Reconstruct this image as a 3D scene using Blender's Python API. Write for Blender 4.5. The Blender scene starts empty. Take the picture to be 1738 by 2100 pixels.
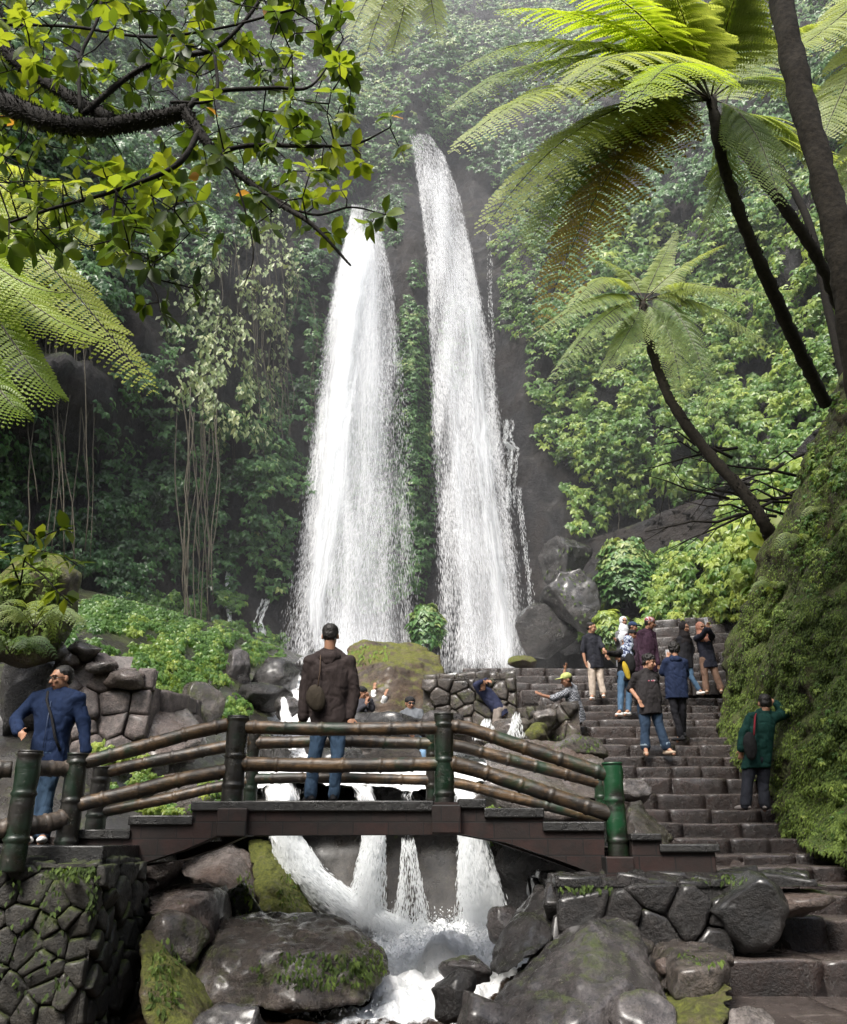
import bpy, bmesh, math, random
import numpy as np
from mathutils import Vector, Matrix, noise, kdtree
from mathutils.bvhtree import BVHTree
random.seed(7); RNG = np.random.default_rng(7)
R = math.radians
scene = bpy.context.scene
COL = scene.collection
# ------------------------------------------------------------------ camera model
F = 1737.0; TH = math.atan(670/1737.0); CT, ST = math.cos(TH), math.sin(TH)
def W(px, py, Y):
    """point at horizontal distance Y seen in direction (px, py) of a 1738x2100 frame"""
    u = (px-869)/F; v = (1050-py)/F
    y = CT - v*ST; z = ST + v*CT
    k = Y/y
    return Vector((u*k, Y, z*k))
def proj(p):
    d = p[1]*CT + p[2]*ST
    return 869+F*p[0]/d, 1050-F*(-p[1]*ST+p[2]*CT)/d
cd = bpy.data.cameras.new('camera'); cam = bpy.data.objects.new('camera', cd); COL.objects.link(cam)
cam.rotation_euler = (math.pi/2+TH, 0, 0); cam.location = (0, 0, 0)
cd.sensor_fit = 'VERTICAL'; cd.sensor_height = 24; cd.lens = 24*F/2100; cd.clip_end = 2000; cd.clip_start = .05
scene.camera = cam
scene.view_settings.view_transform = 'Standard'; scene.view_settings.look = 'None'; scene.view_settings.exposure = 0
cy = scene.cycles
cy.use_denoising = True; cy.max_bounces = 7; cy.diffuse_bounces = 3; cy.glossy_bounces = 2
cy.transmission_bounces = 3; cy.transparent_max_bounces = 24; cy.volume_bounces = 0
cy.caustics_reflective = False; cy.caustics_refractive = False
cy.sample_clamp_indirect = 6
# ------------------------------------------------------------------ object helpers
ORG = {}
GROUPS = {'boulder': 'boulders along the stream', 'capstone': 'capstones on the fieldstone wall', 'ledge rock': 'rocks of the ledge under the bridge', 'tree fern': 'tree ferns around the gorge', 'fern': 'small ferns', 'person': 'visitors at the waterfall', 'bush': 'bushes at the cliff foot', 'trickle': 'thin water trickles on the cliff', 'waterfall': 'the twin waterfalls', 'cascade': 'small cascades of the stream'}
def root(name, label, cat, loc, group=None):
    o = bpy.data.objects.new(name, None); COL.objects.link(o); o.location = loc
    o.empty_display_size = .2
    o['label'] = label; o['category'] = cat
    group = group or GROUPS.get(cat)
    if group: o['group'] = group
    ORG[o] = Vector(loc); return o
def tag(o, label=None, cat=None, group=None, kind=None):
    if label: o['label'] = label
    if cat: o['category'] = cat
    group = group or (GROUPS.get(cat) if not kind else None)
    if group: o['group'] = group
    if kind: o['kind'] = kind
    return o
def link(name, me, parent=None, mats=()):
    """me has world coordinates: move the origin to its base centre"""
    n = len(me.vertices); co = np.empty(n*3, np.float32); me.vertices.foreach_get('co', co); co = co.reshape(-1, 3)
    mn, mx = co.min(0), co.max(0); org = Vector(((mn[0]+mx[0])/2, (mn[1]+mx[1])/2, mn[2]))
    co -= np.array(org, np.float32); me.vertices.foreach_set('co', co.ravel())
    o = bpy.data.objects.new(name, me); COL.objects.link(o)
    for m in (mats if isinstance(mats, (list, tuple)) else [mats]): me.materials.append(m)
    ORG[o] = org
    if parent is not None:
        o.parent = parent; o.location = org-ORG[parent]
    else: o.location = org
    me.update()
    return o
class MB:
    def __init__(s): s.v = []; s.f = []; s.m = []
    def add(s, vs, fs, mi=0):
        b = len(s.v); s.v += [tuple(q) for q in vs]
        for f in fs: s.f.append([b+i for i in f]); s.m.append(mi)
    def tube(s, pts, rad, seg=8, mi=0, cap=True, lump=0, sx=1):
        pts = [Vector(p) for p in pts]; n = len(pts)
        if not hasattr(rad, '__len__'): rad = [rad]*n
        T = [(pts[min(i+1, n-1)]-pts[max(i-1, 0)]).normalized() for i in range(n)]
        a = Vector((0, 0, 1)) if abs(T[0].z) < .8 else Vector((1, 0, 0))
        N = T[0].cross(a).normalized(); vs = []
        for i in range(n):
            N = (N-T[i]*N.dot(T[i]))
            N = N.normalized() if N.length > 1e-5 else T[i].orthogonal().normalized()
            B = T[i].cross(N)
            for k in range(seg):
                t = 2*math.pi*k/seg; q = N*math.cos(t)+B*math.sin(t)*sx; r = rad[i]
                if lump: r *= 1+lump*noise.noise((pts[i]+q*r)*9)
                vs.append(pts[i]+q*r)
        fs = [[i*seg+k, i*seg+(k+1) % seg, (i+1)*seg+(k+1) % seg, (i+1)*seg+k] for i in range(n-1) for k in range(seg)]
        if cap: fs += [list(range(seg))[::-1], [(n-1)*seg+k for k in range(seg)]]
        s.add(vs, fs, mi)
    def box(s, x0, x1, y0, y1, z0, z1, mi=0):
        vs = [(x, y, z) for z in (z0, z1) for y in (y0, y1) for x in (x0, x1)]
        s.add(vs, [[0, 2, 3, 1], [4, 5, 7, 6], [0, 1, 5, 4], [2, 6, 7, 3], [0, 4, 6, 2], [1, 3, 7, 5]], mi)
    def prism(s, poly, y0, y1, mi=0):
        """poly: (x,z) pairs, extruded along y"""
        n = len(poly); vs = [(x, y0, z) for x, z in poly]+[(x, y1, z) for x, z in poly]
        s.add(vs, [list(range(n)), list(range(n, 2*n))[::-1]]+[[i, i+n, (i+1) % n+n, (i+1) % n] for i in range(n)], mi)
    def ell(s, c, ax, nu=14, nv=9, mi=0):
        """ax: three Vectors (scaled axes)"""
        c = Vector(c); vs = [c+ax[2]]
        for j in range(1, nv):
            ph = math.pi*j/nv
            for i in range(nu):
                th = 2*math.pi*i/nu
                vs.append(c+ax[0]*(math.sin(ph)*math.cos(th))+ax[1]*(math.sin(ph)*math.sin(th))+ax[2]*math.cos(ph))
        vs.append(c-ax[2]); L = len(vs)-1; fs = []
        for i in range(nu):
            k = (i+1) % nu; fs.append([0, 1+i, 1+k]); fs.append([L, L-nu+k, L-nu+i])
            for j in range(nv-2): fs.append([1+j*nu+i, 1+(j+1)*nu+i, 1+(j+1)*nu+k, 1+j*nu+k])
        s.add(vs, fs, mi)
    def build(s, name, mats, parent=None, smooth=True, bevel=0):
        me = bpy.data.meshes.new(name); me.from_pydata(s.v, [], s.f)
        me.polygons.foreach_set('material_index', s.m)
        me.polygons.foreach_set('use_smooth', [smooth]*len(s.f))
        o = link(name, me, parent, mats)
        if bevel:
            b = o.modifiers.new('bevel', 'BEVEL'); b.width = bevel; b.segments = 2; b.limit_method = 'ANGLE'
        return o
def np_mesh(name, V, Fc, tint=None, uv=None, smooth=False, mats=(), parent=None, dens=None):
    """V (n,3) Fc (m,k) arrays; tint per vertex"""
    me = bpy.data.meshes.new(name); n, (m, k) = len(V), Fc.shape
    me.vertices.add(n); me.vertices.foreach_set('co', np.ascontiguousarray(V, np.float32).ravel())
    me.loops.add(m*k); me.loops.foreach_set('vertex_index', np.ascontiguousarray(Fc, np.int32).ravel())
    me.polygons.add(m); me.polygons.foreach_set('loop_start', np.arange(0, m*k, k, dtype=np.int32))
    try: me.polygons.foreach_set('loop_total', np.full(m, k, np.int32))
    except Exception: pass
    me.polygons.foreach_set('use_smooth', np.full(m, smooth))
    for nm, a in (('tint', tint), ('dens', dens)):
        if a is not None:
            at = me.attributes.new(nm, 'FLOAT', 'POINT'); at.data.foreach_set('value', np.ascontiguousarray(a, np.float32))
    if uv is not None:
        l = me.uv_layers.new(name='UVMap'); l.data.foreach_set('uv', np.ascontiguousarray(uv[Fc.ravel()], np.float32).ravel())
    me.update(calc_edges=True)
    return link(name, me, parent, mats)
def norm(a): return a/np.maximum(np.linalg.norm(a, axis=1, keepdims=True), 1e-9)
def stamp(tv, tf, P, D, N, S, tint, jit=.0):
    """copies of template (x: side, y: along, z: normal) at P, along D, normal N, scale S"""
    D = norm(D); X = norm(np.cross(D, N)); Z = np.cross(X, D)
    tv = np.asarray(tv, float); k = len(tv); n = len(P)
    S = np.asarray(S).reshape(-1, 1, 1)
    V = P[:, None, :]+S*(X[:, None, :]*tv[None, :, 0:1]+D[:, None, :]*tv[None, :, 1:2]+Z[:, None, :]*tv[None, :, 2:3])
    Fc = np.asarray(tf)[None]+(np.arange(n)*k)[:, None, None]
    return V.reshape(-1, 3), Fc.reshape(-1, len(tf[0])), np.repeat(tint, k)
def leaf_tmpl(w=.34, fold=.07, droop=.12):
    v = [(0, 0, 0), (-w*.8, .35, fold), (0, .4, 0), (w*.8, .35, fold), (-w*.72, .68, fold-droop*.4), (0, .72, -droop*.4), (w*.72, .68, fold-droop*.4), (0, 1, -droop)]
    f = [(0, 2, 1, 1), (0, 3, 2, 2), (1, 2, 5, 4), (2, 3, 6, 5), (4, 5, 7, 7), (5, 6, 7, 7)]
    return v, f
def tri_leaf():
    """three drooping leaflets on one stalk, as triangles"""
    V = []; Fs = []
    for a, s in ((-58, .85), (0, 1), (58, .85)):
        c, q = math.cos(R(a)), math.sin(R(a)); b = len(V); w = .27
        for x, y, z in ((0, .08, 0), (-w, .5, .02), (0, .48, .09), (w, .5, .02), (0, 1, -.16)):
            x *= s; y *= s
            V.append((x*c+y*q, -x*q+y*c, z-.1*abs(q)*y))
        Fs += [(b, b+2, b+1), (b, b+3, b+2), (b+1, b+2, b+4), (b+2, b+3, b+4)]
    return V, Fs
TRI = tri_leaf()
ONE = ([(0, 0, 0), (-.26, .45, .03), (0, .45, -.03), (.26, .45, .03), (0, 1, -.14)], [(0, 2, 1), (0, 3, 2), (1, 2, 4), (2, 3, 4)])
def evaluated(o):
    dg = bpy.context.evaluated_depsgraph_get(); me = bpy.data.meshes.new_from_object(o.evaluated_get(dg)); return me
def remesh(mb_or_bm, voxel, smooth=3, fac=.5, fn=None):
    """closed overlapping volumes -> one continuous skin"""
    me = bpy.data.meshes.new('tmp')
    if isinstance(mb_or_bm, MB): me.from_pydata(mb_or_bm.v, [], mb_or_bm.f)
    else: mb_or_bm.to_mesh(me)
    o = bpy.data.objects.new('tmp', me); COL.objects.link(o)
    r = o.modifiers.new('r', 'REMESH'); r.mode = 'VOXEL'; r.voxel_size = voxel; r.use_smooth_shade = True
    if smooth:
        q = o.modifiers.new('s', 'SMOOTH'); q.factor = fac; q.iterations = smooth
    m2 = evaluated(o); bpy.data.objects.remove(o); bpy.data.meshes.remove(me)
    if fn:
        n = len(m2.vertices); co = np.empty(n*3, np.float32); m2.vertices.foreach_get('co', co); no = np.empty(n*3, np.float32); m2.vertices.foreach_get('normal', no)
        co = co.reshape(-1, 3); no = no.reshape(-1, 3)
        for i in range(n):
            co[i] += no[i]*fn(Vector(co[i]))
        m2.vertices.foreach_set('co', co.ravel())
    m2.polygons.foreach_set('use_smooth', [True]*len(m2.polygons)); m2.materials.clear(); m2.update(); return m2
# ------------------------------------------------------------------ material helpers
def newmat(name):
    m = bpy.data.materials.new(name); m.use_nodes = True; nt = m.node_tree; nt.nodes.clear()
    def N(t, **k):
        n = nt.nodes.new(t)
        for a, b in k.items():
            if a.startswith('_'): setattr(n, a[1:], b)
            else: n.inputs[a.replace('__', ' ')].default_value = b
        return n
    def L(a, b): nt.links.new(a, b)
    out = nt.nodes.new('ShaderNodeOutputMaterial')
    return m, nt, N, L, out
def ramp(N, L, src, stops, interp='LINEAR'):
    r = N('ShaderNodeValToRGB'); r.color_ramp.interpolation = interp; e = r.color_ramp.elements
    while len(e) < len(stops): e.new(.5)
    for q, (p, c) in zip(e, stops):
        q.position = p; q.color = (c if hasattr(c, '__len__') else (c, c, c))[:3]+((1,) if True else ())
    L(src, r.inputs[0]); return r.outputs[0]
def mixc(N, L, fac, a, b, bt='MIX'):
    m = N('ShaderNodeMix', _data_type='RGBA', _blend_type=bt)
    for i, s in ((0, fac), (6, a), (7, b)):
        if hasattr(s, 'node'): L(s, m.inputs[i])
        else: m.inputs[i].default_value = s if i == 0 else (tuple(s)+(1,))[:4]
    return m.outputs[2]
def math_(N, L, op, a, b=0, c=None, clamp=False):
    m = N('ShaderNodeMath', _operation=op, _use_clamp=clamp)
    for i, s in enumerate((a, b) if c is None else (a, b, c)):
        if hasattr(s, 'node'): L(s, m.inputs[i])
        else: m.inputs[i].default_value = s
    return m.outputs[0]
def noi(N, L, vec, scale, detail=6, rough=.55, dist=0):
    n = N('ShaderNodeTexNoise', Scale=scale, Detail=detail, Roughness=rough, Distortion=dist); L(vec, n.inputs['Vector']); return n.outputs['Fac']
def rock_mat(name, dark, light, moss=.5, mossc=((.035, .06, .012), (.12, .15, .03)), wet=.5, scale=1., bump=.6, brown=None, upw=.22, bd=.05, tread=None):
    m, nt, N, L, out = newmat(name)
    g = N('ShaderNodeNewGeometry'); P = g.outputs['Position']; b = N('ShaderNodeBsdfPrincipled')
    n1 = noi(N, L, P, 1.3*scale, 8, .62, .4); n2 = noi(N, L, P, 9*scale, 8, .7); n3 = noi(N, L, P, 38*scale, 4, .7)
    mix = math_(N, L, 'ADD', math_(N, L, 'MULTIPLY', n1, .5), math_(N, L, 'MULTIPLY', n2, .5))
    base = ramp(N, L, mix, [(.38, dark), (.52, tuple(a*.6+b_*.4 for a, b_ in zip(dark, light))), (.64, light)])
    if brown: base = mixc(N, L, ramp(N, L, noi(N, L, P, .8*scale, 4), [(.45, 0), (.6, .8)]), base, brown)
    base = mixc(N, L, math_(N, L, 'MULTIPLY', ramp(N, L, n3, [(.35, 1), (.5, 0)]), .6), base, (.006, .006, .006))
    sp = N('ShaderNodeSeparateXYZ'); L(g.outputs['Normal'], sp.inputs[0])
    if tread: base = mixc(N, L, math_(N, L, 'MULTIPLY', ramp(N, L, sp.outputs['Z'], [(.35, 0), (.8, 1)]), ramp(N, L, n2, [(.35, .4), (.6, 1)])), base, tread)  # up-facing stone painted lighter: worn tone plus wet sheen and nosing highlights
    up = math_(N, L, 'MULTIPLY', sp.outputs['Z'], upw)
    mm = math_(N, L, 'ADD', math_(N, L, 'MULTIPLY', noi(N, L, P, 1.6*scale, 9, .7, .8), .65), math_(N, L, 'MULTIPLY', noi(N, L, P, 16*scale, 6, .75, .3), .35))
    mn = math_(N, L, 'ADD', math_(N, L, 'ADD', up, mm), moss-1.0)
    mf = ramp(N, L, mn, [(.02, 0), (.16, 1)])
    mc = ramp(N, L, noi(N, L, P, 24*scale, 5, .7), [(.3, mossc[0]), (.68, mossc[1])])
    c = mixc(N, L, mf, base, mc); L(c, b.inputs['Base Color'])
    wn = ramp(N, L, math_(N, L, 'SUBTRACT', noi(N, L, P, 2.4*scale, 7, .65), math_(N, L, 'MULTIPLY', sp.outputs['Z'], .12*wet)), [(.36, .12+.5*(1-wet)), (.62, .85-.35*wet)])
    rg = math_(N, L, 'MAXIMUM', wn, math_(N, L, 'MULTIPLY', mf, .9)); L(rg, b.inputs['Roughness'])
    b.inputs['Specular IOR Level'].default_value = .5
    ct = math_(N, L, 'MULTIPLY', ramp(N, L, math_(N, L, 'ADD', noi(N, L, P, 1.1*scale, 4, .6), math_(N, L, 'MULTIPLY', sp.outputs['Z'], .12)), [(.46, 0), (.62, wet*.9)]), math_(N, L, 'SUBTRACT', 1, mf)); L(ct, b.inputs['Coat Weight']); b.inputs['Coat Roughness'].default_value = .26
    h = math_(N, L, 'ADD', math_(N, L, 'MULTIPLY', n2, 1.), math_(N, L, 'MULTIPLY', n3, .45))
    bp = N('ShaderNodeBump', Strength=bump, Distance=bd/scale**.5); L(h, bp.inputs['Height']); L(bp.outputs[0], b.inputs['Normal'])
    L(b.outputs[0], out.inputs[0]); return m
def leaf_mat(name, stops, trans=.35, rough=.38, tcol=1.6, spec=.5):
    m, nt, N, L, out = newmat(name)
    at = N('ShaderNodeAttribute', _attribute_name='tint')
    c = ramp(N, L, at.outputs['Fac'], stops)
    b = N('ShaderNodeBsdfPrincipled', Roughness=rough); L(c, b.inputs['Base Color']); b.inputs['Specular IOR Level'].default_value = spec
    t = N('ShaderNodeBsdfTranslucent'); L(mixc(N, L, 1., c, (tcol*1.05, tcol, tcol*.35), 'MULTIPLY'), t.inputs[0])
    x = N('ShaderNodeMixShader', Fac=trans); L(b.outputs[0], x.inputs[1]); L(t.outputs[0], x.inputs[2]); L(x.outputs[0], out.inputs[0])
    return m
def plain(name, col, rough=.7, bump=0, bs=60, spec=.3, var=.25, vs=12, metal=0, stretch=None):
    m, nt, N, L, out = newmat(name)
    g = N('ShaderNodeTexCoord'); P = g.outputs['Object']
    if stretch:
        mp = N('ShaderNodeMapping', Scale=stretch); L(P, mp.inputs[0]); P = mp.outputs[0]
    b = N('ShaderNodeBsdfPrincipled', Roughness=rough, Metallic=metal); b.inputs['Specular IOR Level'].default_value = spec
    n = noi(N, L, P, vs, 5, .6)
    c = ramp(N, L, n, [(.3, tuple(x*(1-var) for x in col)), (.7, tuple(min(1, x*(1+var)) for x in col))]); L(c, b.inputs['Base Color'])
    if bump:
        bp = N('ShaderNodeBump', Strength=bump, Distance=.01); L(noi(N, L, P, bs, 4, .6), bp.inputs['Height']); L(bp.outputs[0], b.inputs['Normal'])
    L(b.outputs[0], out.inputs[0]); return m
def water_mat(name, su, sv, lo, hi, amax=1., fine=.4, col=(.80, .82, .85)):
    """falling water: streaked coverage along the fall, uv in metres"""
    m, nt, N, L, out = newmat(name)
    uv = N('ShaderNodeUVMap', _uv_map='UVMap')
    def str_(a, b, d, sc=1.):
        mp = N('ShaderNodeMapping', Scale=(a, b, 1)); L(uv.outputs[0], mp.inputs[0]); return noi(N, L, mp.outputs[0], sc, d, .65, .25)
    big = str_(su, sv, 5); sm = str_(su*6, sv*5, 5)
    at = N('ShaderNodeAttribute', _attribute_name='dens')
    s = math_(N, L, 'ADD', math_(N, L, 'MULTIPLY', big, 1-fine), math_(N, L, 'MULTIPLY', sm, fine))
    s = math_(N, L, 'ADD', s, math_(N, L, 'SUBTRACT', at.outputs['Fac'], .5))
    a = ramp(N, L, s, [(lo, 0), (hi, amax)])
    d = N('ShaderNodeBsdfDiffuse', Color=col+(1,)); t = N('ShaderNodeBsdfTranslucent', Color=col+(1,)); x = N('ShaderNodeMixShader', Fac=.15)
    L(d.outputs[0], x.inputs[1]); L(t.outputs[0], x.inputs[2])
    tr = N('ShaderNodeBsdfTransparent'); y = N('ShaderNodeMixShader'); L(a, y.inputs[0]); L(tr.outputs[0], y.inputs[1]); L(x.outputs[0], y.inputs[2])
    L(y.outputs[0], out.inputs[0]); return m
M = {}
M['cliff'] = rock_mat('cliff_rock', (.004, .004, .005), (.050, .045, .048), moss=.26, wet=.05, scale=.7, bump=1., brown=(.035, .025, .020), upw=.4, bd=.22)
M['rock_wet'] = rock_mat('wet_rock', (.012, .010, .010), (.15, .13, .125), moss=.30, wet=1, bump=1.)
M['rock_moss'] = rock_mat('mossy_rock', (.015, .012, .010), (.16, .13, .11), moss=.50, mossc=((.022, .032, .006), (.12, .145, .025)), wet=.95, bump=1., upw=-.02)
M['rock_full'] = rock_mat('moss_covered_rock', (.02, .015, .010), (.12, .09, .06), moss=.60, mossc=((.028, .035, .006), (.15, .16, .025)), wet=.3, bump=1., brown=(.08, .05, .025), upw=.08)
M['rock_top'] = rock_mat('moss_topped_rock', (.02, .015, .012), (.13, .095, .07), moss=.36, mossc=((.04, .05, .008), (.17, .17, .03)), wet=.3, bump=1., brown=(.11, .065, .035), upw=.35)
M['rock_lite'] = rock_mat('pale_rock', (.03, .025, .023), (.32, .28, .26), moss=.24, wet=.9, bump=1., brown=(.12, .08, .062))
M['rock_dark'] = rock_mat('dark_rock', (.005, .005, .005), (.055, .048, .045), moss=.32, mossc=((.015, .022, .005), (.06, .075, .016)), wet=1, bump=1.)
M['ground'] = rock_mat('wet_ground', (.008, .007, .006), (.05, .04, .03), moss=.34, wet=.7, bump=.9)
M['moss'] = rock_mat('moss_bank', (.010, .009, .005), (.06, .05, .02), moss=.56, mossc=((.022, .034, .006), (.12, .15, .03)), wet=0, bump=1., brown=(.05, .03, .012), scale=1.6, upw=.1)
M['ivy'] = leaf_mat('ivy_leaf', [(0, (0.0145, 0.0406, 0.0116)), (0.35, (0.0399, 0.1087, 0.029)), (0.7, (0.0997, 0.203, 0.058)), (1, (0.29, 0.348, 0.1232))], trans=.25)
M['ivy_pale'] = leaf_mat('pale_vine_leaf', [(0, (0.065, 0.104, 0.039)), (0.5, (0.182, 0.247, 0.104)), (1, (0.442, 0.468, 0.26))], trans=.3)
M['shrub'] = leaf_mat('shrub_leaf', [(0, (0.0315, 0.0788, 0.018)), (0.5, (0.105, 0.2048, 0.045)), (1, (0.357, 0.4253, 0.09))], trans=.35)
M['mossleaf'] = leaf_mat('moss_frond', [(0, (0.0195, 0.0325, 0.0065)), (0.5, (0.0585, 0.0975, 0.0182)), (1, (0.156, 0.221, 0.039))], trans=.3, rough=.8)
M['fern'] = leaf_mat('fern_frond', [(0, (.05, .10, .035)), (.5, (.17, .235, .085)), (1, (.36, .41, .17))], trans=.5, tcol=1.6, rough=.45)
M['fern_bright'] = leaf_mat('bright_fern_frond', [(0, (.14, .22, .03)), (.5, (.30, .40, .05)), (1, (.50, .55, .10))], trans=.5, tcol=1.6, rough=.45)
M['fern_brown'] = leaf_mat('dying_fern_frond', [(0, (0.072, 0.06, 0.0144)), (0.5, (0.192, 0.144, 0.024)), (1, (0.336, 0.24, 0.036))], trans=.5, tcol=1.5, rough=.6)
M['broad'] = leaf_mat('broad_leaf', [(0, (.012, .022, .007)), (.5, (.055, .095, .016)), (.85, (.19, .25, .035)), (.95, (.22, .26, .04)), (1, (.42, .22, .08))], trans=.45, tcol=1.9, rough=.42, spec=.35)
M['bark'] = plain('mossy_bark', (.012, .010, .008), .9, 1., 30, var=.5, vs=20)
M['vine'] = plain('vine_stem', (.085, .075, .055), .85, .5, 40, var=.4)
M['water'] = water_mat('falling_water', 2.6, .14, .46, .86, .95, fine=.6)
M['water_thin'] = water_mat('thin_falling_water', 3.6, .16, .47, .78, .52, fine=.6)
M['water_near'] = water_mat('cascade_water', 8, .8, .46, .60, .95, fine=.6, col=(.95, .96, .97))
M['water_veil'] = water_mat('mist_veil', .9, .10, .34, .95, .42, fine=.35)
def soft_spray():
    m, nt, N, L, out = newmat('falling_drops'); d = N('ShaderNodeBsdfDiffuse', Color=(.93, .94, .96, 1)); t = N('ShaderNodeBsdfTransparent'); x = N('ShaderNodeMixShader', Fac=.42)
    L(t.outputs[0], x.inputs[1]); L(d.outputs[0], x.inputs[2]); L(x.outputs[0], out.inputs[0]); return m
M['drops'] = soft_spray()
# ------------------------------------------------------------------ world and sun
SUN_EL, SUN_AZ = R(52), R(-152)     # azimuth from +y towards +x
w = bpy.data.worlds.new('World'); scene.world = w; w.use_nodes = True
nt = w.node_tree; bg = nt.nodes['Background']; sk = nt.nodes.new('ShaderNodeTexSky'); sk.sky_type = 'NISHITA'; sk.sun_disc = False
sk.sun_elevation = SUN_EL; sk.sun_rotation = SUN_AZ; sk.dust_density = 4; sk.air_density = 1.0; sk.ozone_density = 1
hs = nt.nodes.new('ShaderNodeHueSaturation'); hs.inputs['Saturation'].default_value = .55; nt.links.new(sk.outputs[0], hs.inputs['Color']); nt.links.new(hs.outputs[0], bg.inputs[0]); bg.inputs[1].default_value = .32
ld = bpy.data.lights.new('sun', 'SUN'); ld.energy = 4.6; ld.angle = R(20); ld.color = (1, .965, .90)
sun = bpy.data.objects.new('sun', ld); COL.objects.link(sun)
sd = Vector((math.sin(SUN_AZ)*math.cos(SUN_EL), math.cos(SUN_AZ)*math.cos(SUN_EL), math.sin(SUN_EL)))
sun.rotation_euler = sd.to_track_quat('Z', 'Y').to_euler(); sun.location = (0, 20, 40)
# ------------------------------------------------------------------ cliff amphitheatre
def interp(x, xs, ys): return float(np.interp(x, xs, ys))
PLAN = [(-40, 2), (-26, 6), (-16, 12), (-12, 18), (-8.5, 23), (-5, 27), (-1.5, 29.4), (3, 30), (7.5, 28), (10.5, 25), (13, 21.5), (16, 16.5), (24, 9), (40, 3)]
def catmull(P, n):
    P = [Vector(p) for p in P]; P = [P[0]*2-P[1]]+P+[P[-1]*2-P[-2]]; o = []
    for i in range(1, len(P)-2):
        for k in range(n):
            t = k/n; a, b, c, d = P[i-1:i+3]
            o.append(.5*((2*b)+(c-a)*t+(2*a-5*b+4*c-d)*t*t+(3*b-3*c+d-a)*t**3))
    o.append(P[-2]); return o
pl = catmull(PLAN, 34)
# bumps on the cliff face: px, py, rx, ry, metres towards the camera
BUMP = [(845, 850, 42, 400, 1.6), (60, 800, 190, 70, 2.6), (150, 930, 210, 55, -1.6), (380, 1080, 170, 150, -1.4), (500, 760, 110, 260, 1.2),
        (1070, 900, 60, 330, 1.0), (1180, 1120, 80, 120, .6), (1300, 1040, 120, 70, -1.3), (910, 330, 60, 90, -1.8), (745, 400, 30, 90, -1.2), (1190, 620, 110, 330, 1.5),
        (1420, 930, 170, 140, 1.2), (980, 130, 200, 90, 1.5), (620, 250, 120, 200, 1.0), (560, 1180, 70, 110, -.6), (640, 640, 60, 200, .5)]
nz = 260; rows = []
for j in range(nz+1):
    z = -3+75*(j/nz)
    for q in pl:
        d = Vector((q.x, q.y, 0)).normalized(); c = Vector((q.x, q.y, z))
        side = min(1, abs(q.x)/10)
        c += d*(max(0, z-22)*.26+max(0, z-8)*.08+side*max(0, z-10)*.10)
        n = (noise.fractal(c*.12, 1., 2., 3)*1.6+noise.fractal(Vector((c.x*.5, c.y*.5, c.z*.33)), 1., 2., 4)*.75+abs(noise.noise(c*1.2))*.5+.22*noise.fractal(c*2.2, .8, 2., 3))
        n *= .45+.55*side
        st = math.sin(z*1.6+2*noise.noise(c*.25))*.18*side
        k = n+st
        px, py = proj(c)
        if c.y > 3:
            for bx, by, rx, ry, am in BUMP:
                e = ((px-bx)/rx)**2+((py-by)/ry)**2
                if e < 6: k -= am*math.exp(-e)
        c += d*k; rows.append(c)
nw = len(pl); V = np.array([tuple(p) for p in rows])
idx = np.arange(nz*(nw)).reshape(nz, nw)[:, :-1]
CF = np.stack([idx, idx+1, idx+1+nw, idx+nw], -1).reshape(-1, 4)
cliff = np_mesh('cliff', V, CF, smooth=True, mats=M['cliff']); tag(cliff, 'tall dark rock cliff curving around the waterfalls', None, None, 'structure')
del cliff['label']
CB = BVHTree.FromPolygons([tuple(p) for p in V], CF.tolist())
# ------------------------------------------------------------------ terrain (stream bed and banks)
SZ = ([-60, 5, 9, 12.3, 12.9, 14, 17, 19, 21, 28, 40], [-2.8, -2.5, -2.1, -1.7, .3, .7, 1.0, 1.5, 2.2, 4.7, 6.5])
STY = [6.2, 7.67, 8.9, 10.8, 12.5, 13.7, 14.8, 16.6, 18.6, 20.7, 22.8]; STZ = [-1.2, -.89, -.52, -.16, .2, .62, 1.25, 2.05, 2.75, 3.6, 4.4]
# left and right bank edges (x at Y) and slopes
def ground(x, y):
    z = interp(y, *SZ)
    xl = interp(y, [0, 9, 12, 16, 20, 26], [-5.5, -5.0, -4.0, -4.2, -4.5, -7])
    xr = interp(y, [0, 9, 12, 16, 20, 26], [3.0, 2.6, 2.6, 2.0, 1.6, 4])
    if x < xl: z += min((xl-x)*.75, 3.0+.2*(xl-x))
    if x > xr: z += min((x-xr)*.10, .8)
    if y < 0: z += min(max(0, -y-5)*5.5, 12)*min(1, max(.12, (abs(x+10.5)-3)/5))  # unseen rise behind the camera, added for shade; gap lets the sun through
    if x > xr-.3 and 5 < y < 24: z = min(z, interp(y, STY, STZ)-.45)
    if abs(x) > 12: z += (abs(x)-12)*.8
    return z+.22*noise.fractal(Vector((x, y, 0))*.6, 1., 2., 4)
gx = np.concatenate([np.linspace(-300, -22, 12), np.linspace(-20, 20, 140), np.linspace(22, 300, 12)]); gy = np.concatenate([np.linspace(-300, -18, 12), np.linspace(-16, 34, 170), np.linspace(38, 300, 10)])
V = []
for y in gy:
    for x in gx:
        far = max(abs(x)-25, y-33, -y-16, 0)
        V.append((x, y, min(ground(max(-25, min(25, x)), max(-16, min(34, y)))+far*.05, 52)))
nx = len(gx); idx = (np.arange(len(gy)-1)*nx)[:, None]+np.arange(nx-1)[None]
GF = np.stack([idx, idx+1, idx+1+nx, idx+nx], -1).reshape(-1, 4)
go = np_mesh('ground', np.array(V), GF, smooth=True, mats=M['ground']); tag(go, kind='structure')
GB = BVHTree.FromPolygons(V, GF.tolist())
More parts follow.
